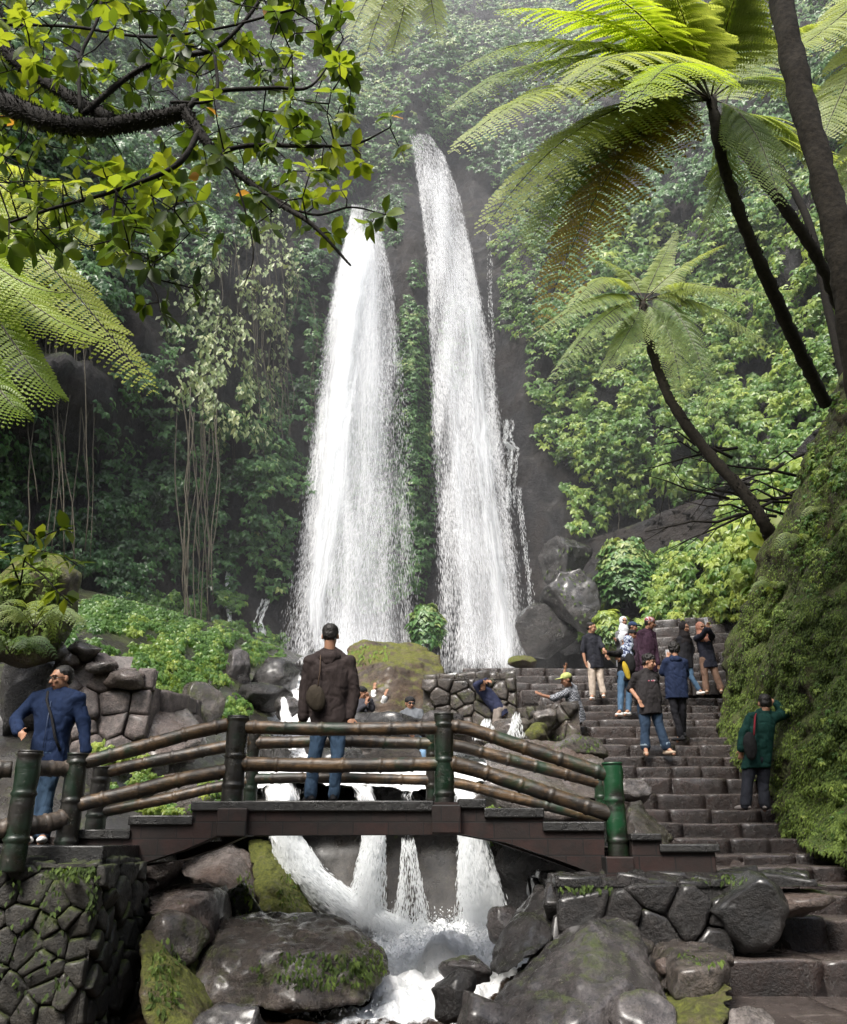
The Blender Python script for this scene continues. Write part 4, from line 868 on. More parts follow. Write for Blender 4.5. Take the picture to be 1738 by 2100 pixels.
post(475, 1470, 1662, YF, 22.5); post(912, 1467, 1652, YF, 20.5); post(1270, 1568, 1760, 8.8, 21, 'bamboo_green')
post(131, 1550, 1765, 8.6, 22.5); post(24, 1545, 1785, 7.4, 25)
post(513, 1502, 1645, YB, 13.5); post(887, 1500, 1645, YB, 13); post(1236, 1598, 1668, YB, 13.5, 'bamboo_green'); post(194, 1576, 1708, YB, 20)
def zz(py, Y): return W(900, py, Y).z
def xx(px, py, Y): return W(px, py, Y).x
def slab(name, px0, px1, pt, pb, Y0, Y1, mat, bevel=.012, Yr=None, parent=None):
    Yr = Yr or Y0; mb = MB(); pm = (pt+pb)/2
    mb.box(xx(px0, pm, Yr), xx(px1, pm, Yr), Y0, Y1, zz(pb, Yr), zz(pt, Yr)); return mb.build(name, M[mat], parent or BR, smooth=False, bevel=bevel)
ZF = 8.72
for fr in (0, 1):       # front and rear parapet beams, stepped copings on top
    Y0, Y1 = (ZF, ZF+.26) if not fr else (YB-.10, YB+.16)
    Q = [(155, 1706), (155, 1765), (200, 1786), (300, 1768), (380, 1742), (440, 1716), (510, 1713), (950, 1711), (1040, 1728), (1140, 1762), (1240, 1799), (1240, 1690), (1115, 1690), (1115, 1662), (995, 1662), (995, 1645), (905, 1645), (505, 1650), (395, 1650), (395, 1677), (267, 1677), (267, 1706)]
    mb = MB(); mb.prism([(xx(x, y, ZF), zz(y, ZF)) for x, y in Q], Y0, Y1); mb.build('parapet', M['brick'], BR, smooth=False)
    for a, b, t in [(155, 269, 1701), (265, 397, 1672), (393, 508, 1643), (503, 890, 1642), (940, 997, 1638), (993, 1116, 1657), (1113, 1240, 1685)]:
        o = slab('coping', a, b, t, t+(20 if t != 1642 else 22), Y0-.04, Y1+.05, 'coping', Yr=ZF)
for a, b, t, b2, c in [(444, 506, 1657, 1716, ZF), (886, 946, 1650, 1709, ZF), (1244, 1303, 1757, 1812, 8.62)]:
    slab('plinth', a, b, t, b2, c-.10, c+.34, 'brick', Yr=c-.1)
# bridge end on the right
slab('parapet', 1298, 1362, 1722, 1800, 8.66, 8.95, 'brick', Yr=8.66); slab('coping', 1294, 1358, 1709, 1724, 8.62, 9.0, 'coping', Yr=8.62)
slab('parapet', 1360, 1470, 1745, 1802, 8.66, 8.95, 'brick', Yr=8.66); slab('coping', 1354, 1478, 1731, 1748, 8.62, 9.0, 'coping', Yr=8.62)
mb = MB()   # deck: flat in the middle, stepping down at the ends
for a, b, t in [(30, 269, 1716), (265, 397, 1690), (393, 508, 1666), (503, 950, 1652), (948, 1116, 1668), (1113, 1240, 1698), (1238, 1480, 1738)]:
    mb.box(xx(a, t, ZF), xx(b, t, ZF), ZF+.2, YB+.1, zz(t, ZF)-.16, zz(t, ZF))
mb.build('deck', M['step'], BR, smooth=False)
slab('landing', -200, 262, 1733, 1775, 7.75, YB+.6, 'coping', Yr=8.4)
# ------------------------------------------------------------------ mist around the falls
def mist(name, x0, x1, y0, y1, z0, z1, dens):
    m, nt, N, L, out = newmat(name); v = N('ShaderNodeVolumeScatter', Density=dens, Anisotropy=.1, Color=(.92, .95, 1, 1)); L(v.outputs[0], out.inputs['Volume'])
    mb = MB(); mb.box(x0, x1, y0, y1, z0, z1); o = mb.build(name, m, smooth=False); tag(o, kind='structure'); return o
mist('mist', -16, 17, 19, 44, -1, 62, .0056)
# ------------------------------------------------------------------ vegetation
def tris(v, f): return [tuple(p) for p in v], f
LEAF = leaf_tmpl(); LEAF = (LEAF[0], [t for q in LEAF[1] for t in ([q[:3]] if q[2] == q[3] else [q[:3], (q[0], q[2], q[3])])])
def scatter(name, label, patches, mat, tmpl, size, mul, surf, bul=.1, thick=.08, up=.8, cell=-.3, kind='stuff', cat='ground plants'):
    o = ivy(name, patches, M[mat], tmpl, size, mul, surf=surf, bul=bul, thick=thick, up=up, cell=cell)
    if o:
        tag(o, label, cat, None, kind)
    return o
# leafy slopes
scatter('slope_foliage', 'bright leafy undergrowth on the slope above the terrace wall', [(1240, 1255, 70, 70, 1.4, .6, 1.2), (1330, 1240, 90, 60, 1.4, .62), (1450, 1190, 120, 90, 1.4, .68), (1530, 1110, 70, 110, 1.3, .75, 1.6), (1410, 1150, 60, 50, 1.3, .6, 1.2), (1600, 1000, 60, 90, 1.2, .6, 1.2), (1490, 1240, 60, 30, 1.5, .95, .7), (1380, 1265, 40, 14, 1.2, .9, .6)], 'shrub', TRI, .22, 2.2, (RB, CB), .5, .3, cell=-.45)
scatter('bank_foliage', 'fresh green low leaves covering the bank left of the pool', [(260, 1265, 110, 50, 1.3, .35), (400, 1320, 110, 60, 1.3, .45), (500, 1310, 80, 40, 1.5, .4), (330, 1370, 110, 40, 1.4, .55), (420, 1410, 60, 40, 1.4, .6), (150, 1300, 120, 50, 1.2, .4), (350, 1235, 180, 30, 1.2, .35), (545, 1335, 40, 25, 1.3, .5), (470, 1440, 60, 25, .9, .5), (320, 1300, 90, 50, 1.2, .6)], 'shrub', TRI, .16, 3.0, (LB, CB, GB), .5, .3, cell=-.18)
# moss bank growth
mp_ = [(1640, 1500, 150, 280, 1.2, 0.64), (1700, 1300, 120, 220, 1.0, 0.49), (1560, 1350, 70, 170, 1.2, 0.69), (1520, 1500, 50, 120, 1.3, 0.89), (1650, 1620, 80, 120, 1.3, 0.86), (1720, 1700, 60, 80, 1.2, 0.74), (1610, 1180, 70, 120, 1.0, 0.64), (1690, 1000, 80, 160, 1.0, 0.69), (1800, 1400, 120, 400, .8, 0.54), (1540, 1260, 40, 60, 1.3, 0.94), (1500, 1460, 25, 70, 1.3, 0.84)]
scatter('moss_tufts', 'shaggy olive moss hanging on the steep bank beside the stairs', mp_, 'mossleaf', ONE, .045, 1.2, (BB,), .02, .03, up=.3, cell=-.5)
scatter('bank_herbs', 'small bright herbs among the moss of the steep bank', [(1690, 1600, 60, 150, .12, .6), (1640, 1450, 90, 180, .10, .55), (1700, 900, 60, 100, 1.5, .6, 1.5), (1700, 1020, 60, 110, 1.0, .5, 1.3), (1650, 1140, 60, 80, .7, .6), (1590, 1240, 50, 60, .6, .6)], 'shrub', TRI, .075, .55, (BB,), .04, .05, up=.8, cell=-.1)
RV = [v for vs, fs in ROCKS for v in vs]; RF = []; b = 0
for vs, fs in ROCKS:
    RF += [tuple(i+b for i in f) for f in fs]; b += len(vs)
RKB = BVHTree.FromPolygons(RV, RF)
scatter('rock_herbs', 'tiny leaves and moss tufts growing on the boulders', [(760, 1335, 50, 18, 1.0, .9, 2.2), (735, 1345, 28, 18, 1.0, .7, 2.2), (650, 1985, 120, 40, .5, .5), (760, 1960, 40, 50, .8, .6), (600, 1830, 30, 50, .8, .7), (500, 1830, 20, 50, .8, .7), (1440, 1960, 50, 20, .6, .6), (40, 1170, 90, 50, 2, .95), (60, 1260, 90, 80, 1.5, .7), (340, 2010, 40, 80, .5, .6), (1180, 1520, 60, 20, .6, .5), (240, 1620, 60, 10, .5, .7), (60, 1830, 90, 70, .07, .3), (150, 1788, 60, 14, 1.0, .5), (190, 1830, 12, 60, .5, .4), (80, 1960, 90, 110, .05, .3), (1200, 1820, 60, 8, .8, .5), (1480, 1800, 60, 8, .8, .5), (1170, 1200, 60, 90, .3, .4, 2.5)], 'mossleaf', ONE, .05, .8, (RKB,), .01, .02, up=.5, cell=-.3)
scatter('rail_side_plants', 'bright little plants growing beside the left bridge rails', [(260, 1560, 60, 20, 1.0, .8, 1.5), (340, 1655, 60, 12, 1.5, .7), (290, 1600, 60, 20, 1., .6), (215, 1540, 24, 22, 1.5, .85, 1.3), (450, 1610, 40, 30, .8, .6), (1010, 1690, 30, 40, .7, .6)], 'shrub', TRI, .075, .9, (RKB, LB, GB), .1, .08, cell=-.4)
# shaped bushes
def bush(px, py, w, h, Y, size, n, mat, label, tint=.5, name='bush', dm=.7, tmpl=TRI, flat=0):
    k = px2m(px, py, Y); c = W(px, py, Y); r = root(name, label, 'bush', W(px, py+h/2, Y)); P = []; D = []; N_ = []; S = []; T = []
    for _ in range(n):
        a = random.random()*6.283; z = random.uniform(-.75, 1); q = math.sqrt(1-z*z) if z > -1 else 0; v = Vector((q*math.cos(a), q*math.sin(a), z))
        rr = (.72+.34*random.random())*(1+.55*noise.noise(v*2.4+c)); P.append(tuple(c+Vector((v.x*w/2*k, v.y*w/2*k*dm, v.z*h/2*k))*rr))
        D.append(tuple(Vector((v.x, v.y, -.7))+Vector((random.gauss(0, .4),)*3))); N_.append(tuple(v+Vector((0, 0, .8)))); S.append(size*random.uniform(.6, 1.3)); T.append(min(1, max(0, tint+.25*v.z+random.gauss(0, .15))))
    V, Fc, T = stamp(tmpl[0], tmpl[1], np.array(P), np.array(D), np.array(N_), np.array(S), np.array(T)); np_mesh('foliage', V, Fc, tint=T, mats=M[mat], parent=r)
    mb = MB()
    for i in range(5): mb.tube([c+Vector((0, 0, -h/2*k)), c+Vector((random.gauss(0, .2)*w*k, 0, h*.3*k))], [.03, .008], 5)
    mb.build('stem', M['bark'], r); return r
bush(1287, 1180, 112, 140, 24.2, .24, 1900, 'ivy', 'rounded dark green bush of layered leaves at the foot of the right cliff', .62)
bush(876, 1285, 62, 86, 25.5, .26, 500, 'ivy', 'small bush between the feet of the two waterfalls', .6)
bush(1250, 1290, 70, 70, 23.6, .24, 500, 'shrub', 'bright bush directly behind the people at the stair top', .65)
# fern fronds
DIA = ([(0, 0, 0), (-.5, .35, .06), (0, 1, -.1), (.5, .35, .06)], [(0, 1, 2), (0, 2, 3)])
class Fern:
    def __init__(s): s.P = []; s.D = []; s.N = []; s.S = []; s.T = []; s.mb = MB(); s.st = []
    def frond(s, a, c, b, plen, tint=.6, npin=30, droop=.35, npl=20, t0=.14, rad=.014, wd=1.15, upv=(0, -.75, .8)):
        a, c, b = Vector(a), Vector(c), Vector(b); f = lambda t: a*(1-t)**2+c*2*t*(1-t)+b*t*t
        s.mb.tube([f(i/14) for i in range(15)], [rad*(1-.85*i/14) for i in range(15)], 5)
        U = Vector(upv)
        for i in range(npin):
            t = t0+(1-t0)*(i+.5)/npin; p = f(t); T = (f(min(1, t+.02))-f(max(0, t-.02))).normalized()
            sd = T.cross(U); sd = sd.normalized() if sd.length > .05 else Vector((1, 0, 0)); nm = sd.cross(T).normalized()
            u = (i+.5)/npin; L_ = plen*max(.06, min(1, u*4+.35)*(1-u)**.5)*random.uniform(.92, 1.06)
            for sg in (-1, 1):
                d = (sd*sg+T*.42+nm*.10*random.gauss(0, 1)).normalized(); n_ = max(4, int(npl*L_/plen+.5)); wl = L_*.19*wd*(.8+.4*random.random())
                q0 = p; last = p
                for k in range(n_):
                    v = (k+.5)/n_; q = p+d*L_*v-Vector((0, 0, 1))*droop*L_*v*v; dd = (d-Vector((0, 0, 1))*droop*2*v).normalized()
                    sp = dd.cross(nm); sp = sp.normalized() if sp.length > .01 else T; l = wl*(1-.75*v**2)
                    for g in (-1, 1):
                        s.P.append(tuple(q)); s.D.append(tuple(sp*g+dd*.45)); s.N.append(tuple(nm)); s.S.append((l, L_/n_*1.3)); s.T.append(min(1, max(0, tint+random.gauss(0, .07)+.15*(v-.5))))
                    if k == n_-1: s.P.append(tuple(q)); s.D.append(tuple(dd)); s.N.append(tuple(nm)); s.S.append((l*1.6, L_/n_)); s.T.append(tint)
    def build(s, parent, mat, name='frond'):
        P, D, N_, T = map(np.array, (s.P, s.D, s.N, s.T)); S = np.array(s.S)
        D = norm(D); X = norm(np.cross(D, N_)); Z = np.cross(X, D); tv = np.array(DIA[0])
        V = P[:, None]+X[:, None]*(tv[None, :, 0:1]*S[:, None, 1:2])+D[:, None]*(tv[None, :, 1:2]*S[:, None, 0:1])+Z[:, None]*(tv[None, :, 2:3]*S[:, None, 0:1])
        Fc = np.asarray(DIA[1])[None]+(np.arange(len(P))*4)[:, None, None]
        o = np_mesh(name, V.reshape(-1, 3), Fc.reshape(-1, 3), tint=np.repeat(T, 4), mats=M[mat], parent=parent)
        return s.mb.build('stalk', M['stalk'], o)
M['stalk'] = plain('fern_stalk', (.035, .026, .014), .5, .4, 30, var=.4)
M['trunk'] = plain('fern_trunk', (.017, .014, .010), .95, 1., 22, var=.6, vs=18)
def fern_tree(label, crown, trunk, trad, fronds, group=None, name='tree_fern', cat='tree fern'):
    """fronds: (mid, tip, pinna length px, tint, material[, npin])"""
    r = root(name, label, cat, W(*(trunk[-1] if trunk else crown)), group)
    if trunk:
        P = [W(*p) for p in trunk]; Q = []
        n = len(P); ext = [P[0]*2-P[1]]+P+[P[-1]*2-P[-2]]
        for i in range(1, n):
            for k in range(10):
                t = k/10; a, b, c, d = ext[i-1:i+3]; Q.append(.5*((2*b)+(c-a)*t+(2*a-5*b+4*c-d)*t*t+(3*b-3*c+d-a)*t**3))
        Q.append(P[-1]); m = len(Q); mb = MB()
        mb.tube(Q, [trad[0]+(trad[1]-trad[0])*i/(m-1)+.008*math.sin(i*2.3) for i in range(m)], 12, lump=.25)
        for i in range(0, m-1):      # old leaf bases
            for k in range(5):
                a = random.random()*6.283; q = Q[i].lerp(Q[i+1], random.random()); rr = trad[0]+(trad[1]-trad[0])*i/(m-1); v = Vector((math.cos(a), math.sin(a), 0))
                mb.tube([q+v*rr*.8, q+v*rr*1.15+Vector((0, 0, .05))], [rr*.16, rr*.06], 4)
        mb.build('trunk', M['trunk'], r)
    c = W(*crown)
    for i, fr in enumerate(fronds):
        mid, tip, pl_, tint, mat = fr[:5]; k = px2m(mid[0], mid[1], mid[2]); f = Fern()
        A, B = W(*mid), W(*tip); ctl = A*2-(c+B)*.5
        f.frond(c, ctl, B, pl_*k*1.5, min(1, tint+.05), fr[5]+6 if len(fr) > 5 else 38, droop=fr[6] if len(fr) > 6 else .45)
        f.build(r, mat)
    return r
YC = 8.6
fern_tree('tall slender tree fern at the upper right with wide fronds reaching over the right waterfall', (1458, 205, YC), [(1458, 200, YC), (1482, 330, YC+.1), (1530, 470, YC+.3), (1590, 610, YC+.8), (1640, 720, YC+1.6), (1692, 825, YC+2.8)], (.065, .095),
  [((1200, 88, 7.2), (935, 148, 6.6), 75, .55, 'fern'), ((1190, 170, 7.0), (930, 312, 6.3), 85, .8, 'fern'), ((1230, 240, 7.6), (985, 480, 6.8), 88, .85, 'fern'), ((1270, 232, 8.4), (1010, 500, 7.6), 72, .8, 'fern'),
   ((1290, 300, 8.0), (1105, 680, 7.4), 84, .5, 'fern_brown', 38, .45), ((1330, 250, 8.2), (1140, 560, 8.4), 50, .25, 'fern', 26, .7), ((1270, 60, 7.4), (1020, 20, 6.4), 80, .5, 'fern_bright'), ((1300, 20, 7.0), (1120, -60, 6.0), 80, .5, 'fern_bright'),
   ((1180, 120, 7.6), (925, 225, 7.0), 80, .5, 'fern'), ((1250, 290, 8.2), (1055, 560, 7.8), 75, .4, 'fern'), ((1330, 110, 6.8), (1150, 190, 5.6), 90, .85, 'fern'), ((1400, 30, 7.4), (1330, -160, 6.6), 80, .8, 'fern'), ((1500, 20, 7.6), (1560, -150, 7.0), 75, .7, 'fern'), ((1570, 90, 8.2), (1740, 40, 7.6), 70, .7, 'fern'),
   ((1590, 160, 9.0), (1760, 240, 9.4), 66, .55, 'fern'), ((1540, 260, 8.4), (1600, 420, 8.2), 60, .4, 'fern', 26, .7), ((1490, 330, 9.2), (1430, 500, 9.8), 42, .35, 'fern', 24, .7), ((1400, 130, 6.4), (1290, 230, 5.2), 78, .4, 'fern_bright')])
fern_tree('second tree fern trunk leaning to the right edge behind the tall slender one', (1478, 240, 10.0), [(1478, 245, 10.0), (1560, 360, 10.0), (1640, 470, 10.2), (1700, 575, 10.6), (1745, 700, 11.4), (1765, 800, 12.4)], (.07, .10),
  [((1600, 260, 10.5), (1720, 400, 11.), 50, .6, 'fern'), ((1540, 130, 10.5), (1640, 60, 11), 50, .7, 'fern'), ((1380, 180, 11), (1290, 260, 12), 44, .5, 'fern'), ((1640, 300, 10.6), (1780, 330, 10.6), 56, .75, 'fern'), ((1420, 110, 11), (1390, 20, 11.6), 44, .7, 'fern')])
fern_tree('curved thin tree fern in front of the right cliff with one hanging brown frond', (1318, 620, 15.5), [(1318, 622, 15.5), (1332, 700, 15.5), (1375, 820, 15.4), (1450, 925, 15.3), (1530, 1015, 15.1), (1565, 1070, 15.1), (1590, 1120, 15.4)], (.085, .13),
  [((1245, 570, 15.0), (1165, 640, 14.4), 34, .75, 'fern'), ((1230, 610, 14.8), (1080, 700, 14.0), 34, .6, 'fern'), ((1395, 550, 15.2), (1490, 500, 14.6), 30, .8, 'fern'), ((1410, 580, 15.0), (1540, 640, 14.0), 36, .7, 'fern'), ((1430, 620, 15.6), (1590, 720, 15.4), 40, .65, 'fern'),
   ((1400, 660, 14.8), (1480, 900, 14.2), 36, .35, 'fern', 30, .8), ((1240, 650, 14.6), (1120, 790, 13.8), 32, .5, 'fern', 26, .7), ((1440, 590, 14.8), (1600, 610, 14), 34, .7, 'fern'), ((1370, 680, 14.8), (1400, 830, 14.6), 34, .6, 'fern', 26, .8), ((1285, 560, 15.6), (1200, 520, 15.4), 28, .7, 'fern'), ((1350, 550, 15.8), (1390, 470, 15.6), 24, .75, 'fern'), ((1290, 680, 15.0), (1230, 770, 14.4), 32, .5, 'fern', 26, .7)])
fern_tree('bright yellow green tree fern reaching in from the left edge', (-230, 260, 6.2), None, None,
  [((30, 470, 5.8), (318, 808, 5.2), 80, .75, 'fern_bright', 46, .5), ((-30, 540, 5.4), (225, 700, 5.1), 75, .6, 'fern_bright', 40, .5), ((-40, 600, 5.2), (125, 815, 5.0), 75, .2, 'fern_bright', 36, .7), ((40, 400, 6.2), (330, 560, 6.4), 62, .9, 'fern_bright', 40, .5), ((-90, 640, 5.0), (60, 850, 4.8), 70, .1, 'fern_bright', 34, .7), ((0, 330, 6.4), (240, 420, 6.8), 56, .9, 'fern_bright', 34, .5), ((-60, 500, 5.0), (150, 600, 4.7), 70, .5, 'fern_bright', 36, .6)])
fern_tree('small yellow fern sprays dropping from the top edge left of centre', (850, -120, 9), None, None,
  [((790, 0, 8.8), (745, 140, 8.6), 40, .95, 'fern', 18, .6), ((830, 10, 9), (800, 120, 9), 36, .9, 'fern', 18, .6), ((770, -30, 8.6), (715, 90, 8.4), 36, .9, 'fern', 18, .5), ((880, -20, 9.4), (900, 90, 9.6), 34, .8, 'fern', 18, .5)])
fern_tree('fern with golden fronds crossing the top right corner', (1900, -150, 7.5), None, None,
  [((1740, 20, 7.2), (1610, 110, 7), 70, .95, 'fern'), ((1760, 120, 7.2), (1690, 280, 7.1), 66, .8, 'fern'), ((1800, 200, 7.4), (1740, 420, 7.4), 60, .6, 'fern')])
def ground_fern(px, py, Y, rpx, label, n=9, tint=.5, mat='fern', dr=.4):
    r = root('fern', label, 'fern', W(px, py, Y)); k = px2m(px, py, Y); c = W(px, py, Y)
    for i in range(n):
        a = 6.283*i/n+random.random()*.5; L_ = rpx*k*random.uniform(.75, 1.1); d = Vector((math.cos(a), math.sin(a)*.8-.15, 0)); f = Fern()
        f.frond(c, c+d*L_*.5+Vector((0, 0, L_*random.uniform(.5, .9))), c+d*L_+Vector((0, 0, L_*random.uniform(-.25, .25))), L_*.26, tint+random.gauss(0, .1), 16, dr, 8, .1, .004); f.build(r, mat)
ground_fern(70, 1290, 9.2, 110, 'drooping pale ferns on the mound at the left edge', 12, .65)
ground_fern(20, 1340, 8.8, 100, 'dark fern hanging below the mound at the left edge', 10, .2)
ground_fern(150, 1780, 7.9, 55, 'little fern rooted at the top corner of the mossy retaining wall', 8, .6)
ground_fern(190, 1800, 7.6, 40, 'small fern hanging down the end of the mossy retaining wall', 7, .5, dr=.7)
ground_fern(1650, 1120, 13.0, 60, 'fern tuft high on the moss bank', 9, .5)
ground_fern(1590, 1210, 14.2, 50, 'fern tuft on the shoulder of the moss bank', 9, .6)
ground_fern(1700, 1060, 12.6, 60, 'pale arching fern near the right edge of the moss bank', 9, .7)
# big trunk at the right edge and dead branches
def trunk(name, label, pts, r0, r1, mat='bark', cat='tree', lump=.2, parent=None):
    P = [W(*p) for p in pts]; Q = []; ext = [P[0]*2-P[1]]+P+[P[-1]*2-P[-2]]
    for i in range(1, len(P)):
        for k in range(8):
            t = k/8; a, b, c, d = ext[i-1:i+3]; Q.append(.5*((2*b)+(c-a)*t+(2*a-5*b+4*c-d)*t*t+(3*b-3*c+d-a)*t**3))
    Q.append(P[-1]); m = len(Q); mb = MB(); mb.tube(Q, [r0+(r1-r0)*i/(m-1) for i in range(m)], 16, lump=lump)
    if parent is not None: return mb.build(name, M[mat], parent), Q
    r = root(name, label, cat, P[-1]); mb.build('trunk', M[mat], r); return r, Q
big, _ = trunk('tree', 'thick dark leaning tree trunk crossing the upper right corner', [(1580, -160, 6.0), (1603, 0, 6.0), (1640, 180, 6.1), (1680, 330, 6.2), (1718, 480, 6.3), (1745, 640, 6.5), (1775, 900, 7), (1800, 1300, 8)], .108, .13, 'trunk', lump=.3)
trunk('tree', 'thin leaning grey trunk behind the two tree fern trunks', [(1560, 250, 14), (1600, 340, 14), (1660, 460, 14), (1700, 640, 14.3), (1760, 900, 14.5)], .06, .09)
tw = root('dead_branches', 'tangle of bare dark branches under the curved tree fern', 'dead branches', W(1500, 1060, 15.5)); mb = MB()
for i in range(16):
    x, y = random.uniform(1480, 1660), random.uniform(900, 1090); a = random.uniform(2.6, 3.7); L_ = random.uniform(80, 260); Yb_ = random.uniform(15, 16.5)
    pts = [W(x+L_*t*math.cos(a), y+L_*t*math.sin(a)*.8+20*noise.noise(Vector((t*3, i, 0))), Yb_) for t in (0, .25, .5, .75, 1)]; mb.tube(pts, [.035, .03, .022, .014, .006], 5)
    for j in range(3):
        q = pts[1+j]; mb.tube([q, q+Vector((random.gauss(-.3, .4), random.gauss(0, .2), random.gauss(-.1, .4)))], [.012, .004], 4)
mb.build('branch', M['bark'], tw)
# hanging roots and vines on the left cliff
def vines(label, n, cx, rx, y0, y1, name='hanging_vines', r=.02):
    mb = MB()
    for i in range(n):
        x = random.gauss(cx, rx); a, b = y0+random.uniform(-40, 60), y1-random.uniform(0, (y1-y0)*.5); P = []; h0 = hit(x, a, (CB,)); Yv = h0[0].y-random.uniform(.4, 1.3); ph = random.random()*9
        for k in range(9):
            t = k/8; P.append(W(x+26*noise.noise(Vector((t*2.5, ph, 0)))+random.gauss(0, 1.0), a+(b-a)*t, Yv-.2*t))
        mb.tube(P, [r*random.uniform(.5, 1.1)]*9, 4)
    o = mb.build(name, M['vine']); tag(o, label, 'hanging vines', None, 'stuff')
vines('thin tangled brown roots hanging over the dark hollow at the far left', 13, 150, 45, 640, 1200)
vines('bundle of long straight hanging roots left of the left waterfall', 15, 405, 18, 820, 1420, r=.022)
vines('fine hanging stems among the pale vine leaves', 26, 500, 75, 480, 1000, r=.012)
vines('loose dangling stems under the right cliff foliage', 14, 1480, 100, 1000, 1260, r=.015)
vines('fine stems hanging beside the left waterfall', 10, 570, 40, 560, 1150, r=.012)
# ------------------------------------------------------------------ foreground broadleaf tree, upper left
ft = root('broadleaf_tree', 'dark mossy branch with big glossy backlit leaves filling the upper left', 'tree', W(-60, 230, 4.6))
NET = []
def limb(pts, r0, r1, name='branch', lump=.25):
    P = [W(*p) for p in pts]; Q = []; ext = [P[0]*2-P[1]]+P+[P[-1]*2-P[-2]]
    for i in range(1, len(P)):
        for k in range(8):
            t = k/8; a, b, c, d = ext[i-1:i+3]; Q.append(.5*((2*b)+(c-a)*t+(2*a-5*b+4*c-d)*t*t+(3*b-3*c+d-a)*t**3))
    Q.append(P[-1]); m = len(Q); mb = MB(); R_ = [r0+(r1-r0)*i/(m-1) for i in range(m)]
    mb.tube(Q, R_, 10, lump=lump)
    if r0 > .02:
        for i in range(m-1):        # shaggy moss and bark flakes
            for k in range(int(90*R_[i]/.06)):
                v = Vector((random.gauss(0, 1), random.gauss(0, 1), random.gauss(0, 1))).normalized(); q = Q[i].lerp(Q[i+1], random.random())
                mb.tube([q+v*R_[i]*.85, q+v*R_[i]*random.uniform(1.1, 1.45)], [.006, .002], 3, cap=False)
    mb.build(name, M['bark'], ft)
    for q, r in zip(Q, R_): NET.append((q, r))
LM = [([(-260, 150, 4.9), (-80, 175, 4.7), (0, 205, 4.6), (90, 245, 4.5), (190, 262, 4.4), (290, 248, 4.3), (385, 228, 4.2)], .085, .045), ([(-80, -120, 4.9), (-10, 20, 4.8), (20, 110, 4.7), (100, 170, 4.6), (170, 215, 4.5), (230, 245, 4.4)], .05, .04),
      ([(380, 228, 4.2), (420, 285, 4.15), (470, 340, 4.1), (560, 410, 4.0), (640, 460, 3.9), (720, 545, 3.9)], .035, .006), ([(445, 312, 4.1), (520, 298, 4.1), (640, 300, 4.0), (730, 295, 4.0), (800, 262, 3.95)], .017, .005),
      ([(540, 395, 4.0), (640, 440, 4.0), (720, 425, 4.0), (790, 440, 4.0)], .010, .004), ([(410, 270, 4.15), (360, 340, 4.1), (240, 390, 4.1), (100, 430, 4.1), (-20, 470, 4.2)], .020, .006),
      ([(380, 228, 4.2), (430, 190, 4.2), (560, 180, 4.2), (640, 175, 4.2), (705, 80, 4.2)], .020, .004), ([(170, 235, 4.4), (260, 160, 4.4), (340, 120, 4.3), (440, 100, 4.3), (520, 20, 4.3), (560, -60, 4.3)], .022, .010),
      ([(165, 230, 4.4), (165, 120, 4.4), (200, 40, 4.4), (220, -60, 4.4)], .014, .010), ([(240, 390, 4.1), (235, 480, 4.1), (300, 560, 4.1), (390, 590, 4.1)], .009, .004), ([(470, 340, 4.1), (500, 420, 4.1), (520, 520, 4.1), (500, 590, 4.1)], .008, .003),
      ([(300, 560, 4.1), (320, 600, 4.1), (330, 640, 4.1)], .006, .003), ([(440, 100, 4.3), (440, 200, 4.2), (350, 210, 4.2)], .012, .01), ([(20, 50, 4.6), (150, 55, 4.5), (300, 75, 4.4), (440, 60, 4.3), (600, 20, 4.3)], .012, .008)]
for a in LM: limb(*a)
ROS = [(800, 240, 3.9, 1.1), (818, 300, 3.95, .8), (790, 440, 3.95, 1.15), (765, 455, 4, .9), (330, 640, 4.1, 1.1), (300, 625, 4.1, .8), (395, 590, 4.1, 1.1), (420, 600, 4.05, .9), (350, 575, 4.1, .9), (690, 60, 4.2, 1.1), (700, 25, 4.2, 1), (640, 285, 4.0, 1.1), (680, 300, 4.0, 1.1), (720, 300, 4.0, 1), (620, 250, 4.05, 1), (740, 335, 3.95, 1), (700, 390, 4, .9), (560, 290, 4, 1), (680, 480, 3.95, .9), (600, 430, 4, .9), (640, 410, 4, .9), (520, 300, 4.1, .9), (600, 350, 4.0, 1), (660, 350, 4, 1)]
def in_leaf(x, y):
    if y < 300 and x < 690-.25*y: return 1.
    if y < 520 and x < 420: return .9
    if y < 470 and x < 700-(y-300)*.5: return .6
    if y < 560 and 180 < x < 460: return .4
    return 0
while len(ROS) < 350:
    x, y = random.uniform(-60, 720), random.uniform(-60, 560)
    if random.random() < in_leaf(x, y)*(.6+1.2*noise.noise(Vector((x*.012, y*.012, 4)))+.25): ROS.append((x, y, random.uniform(4.9, 5.8) if (x < 420 and abs(y-235) < 75) else random.uniform(3.5, 5.6), random.uniform(.75, 1.15)))
netp = list(NET); KD = []
tw_ = MB(); P = []; D = []; N_ = []; S = []; T = []
ros = sorted([(W(x, y, Y), s) for x, y, Y, s in ROS], key=lambda a: min((a[0]-q[0]).length for q in NET[::4]))
pts_ = [q[0] for q in NET]
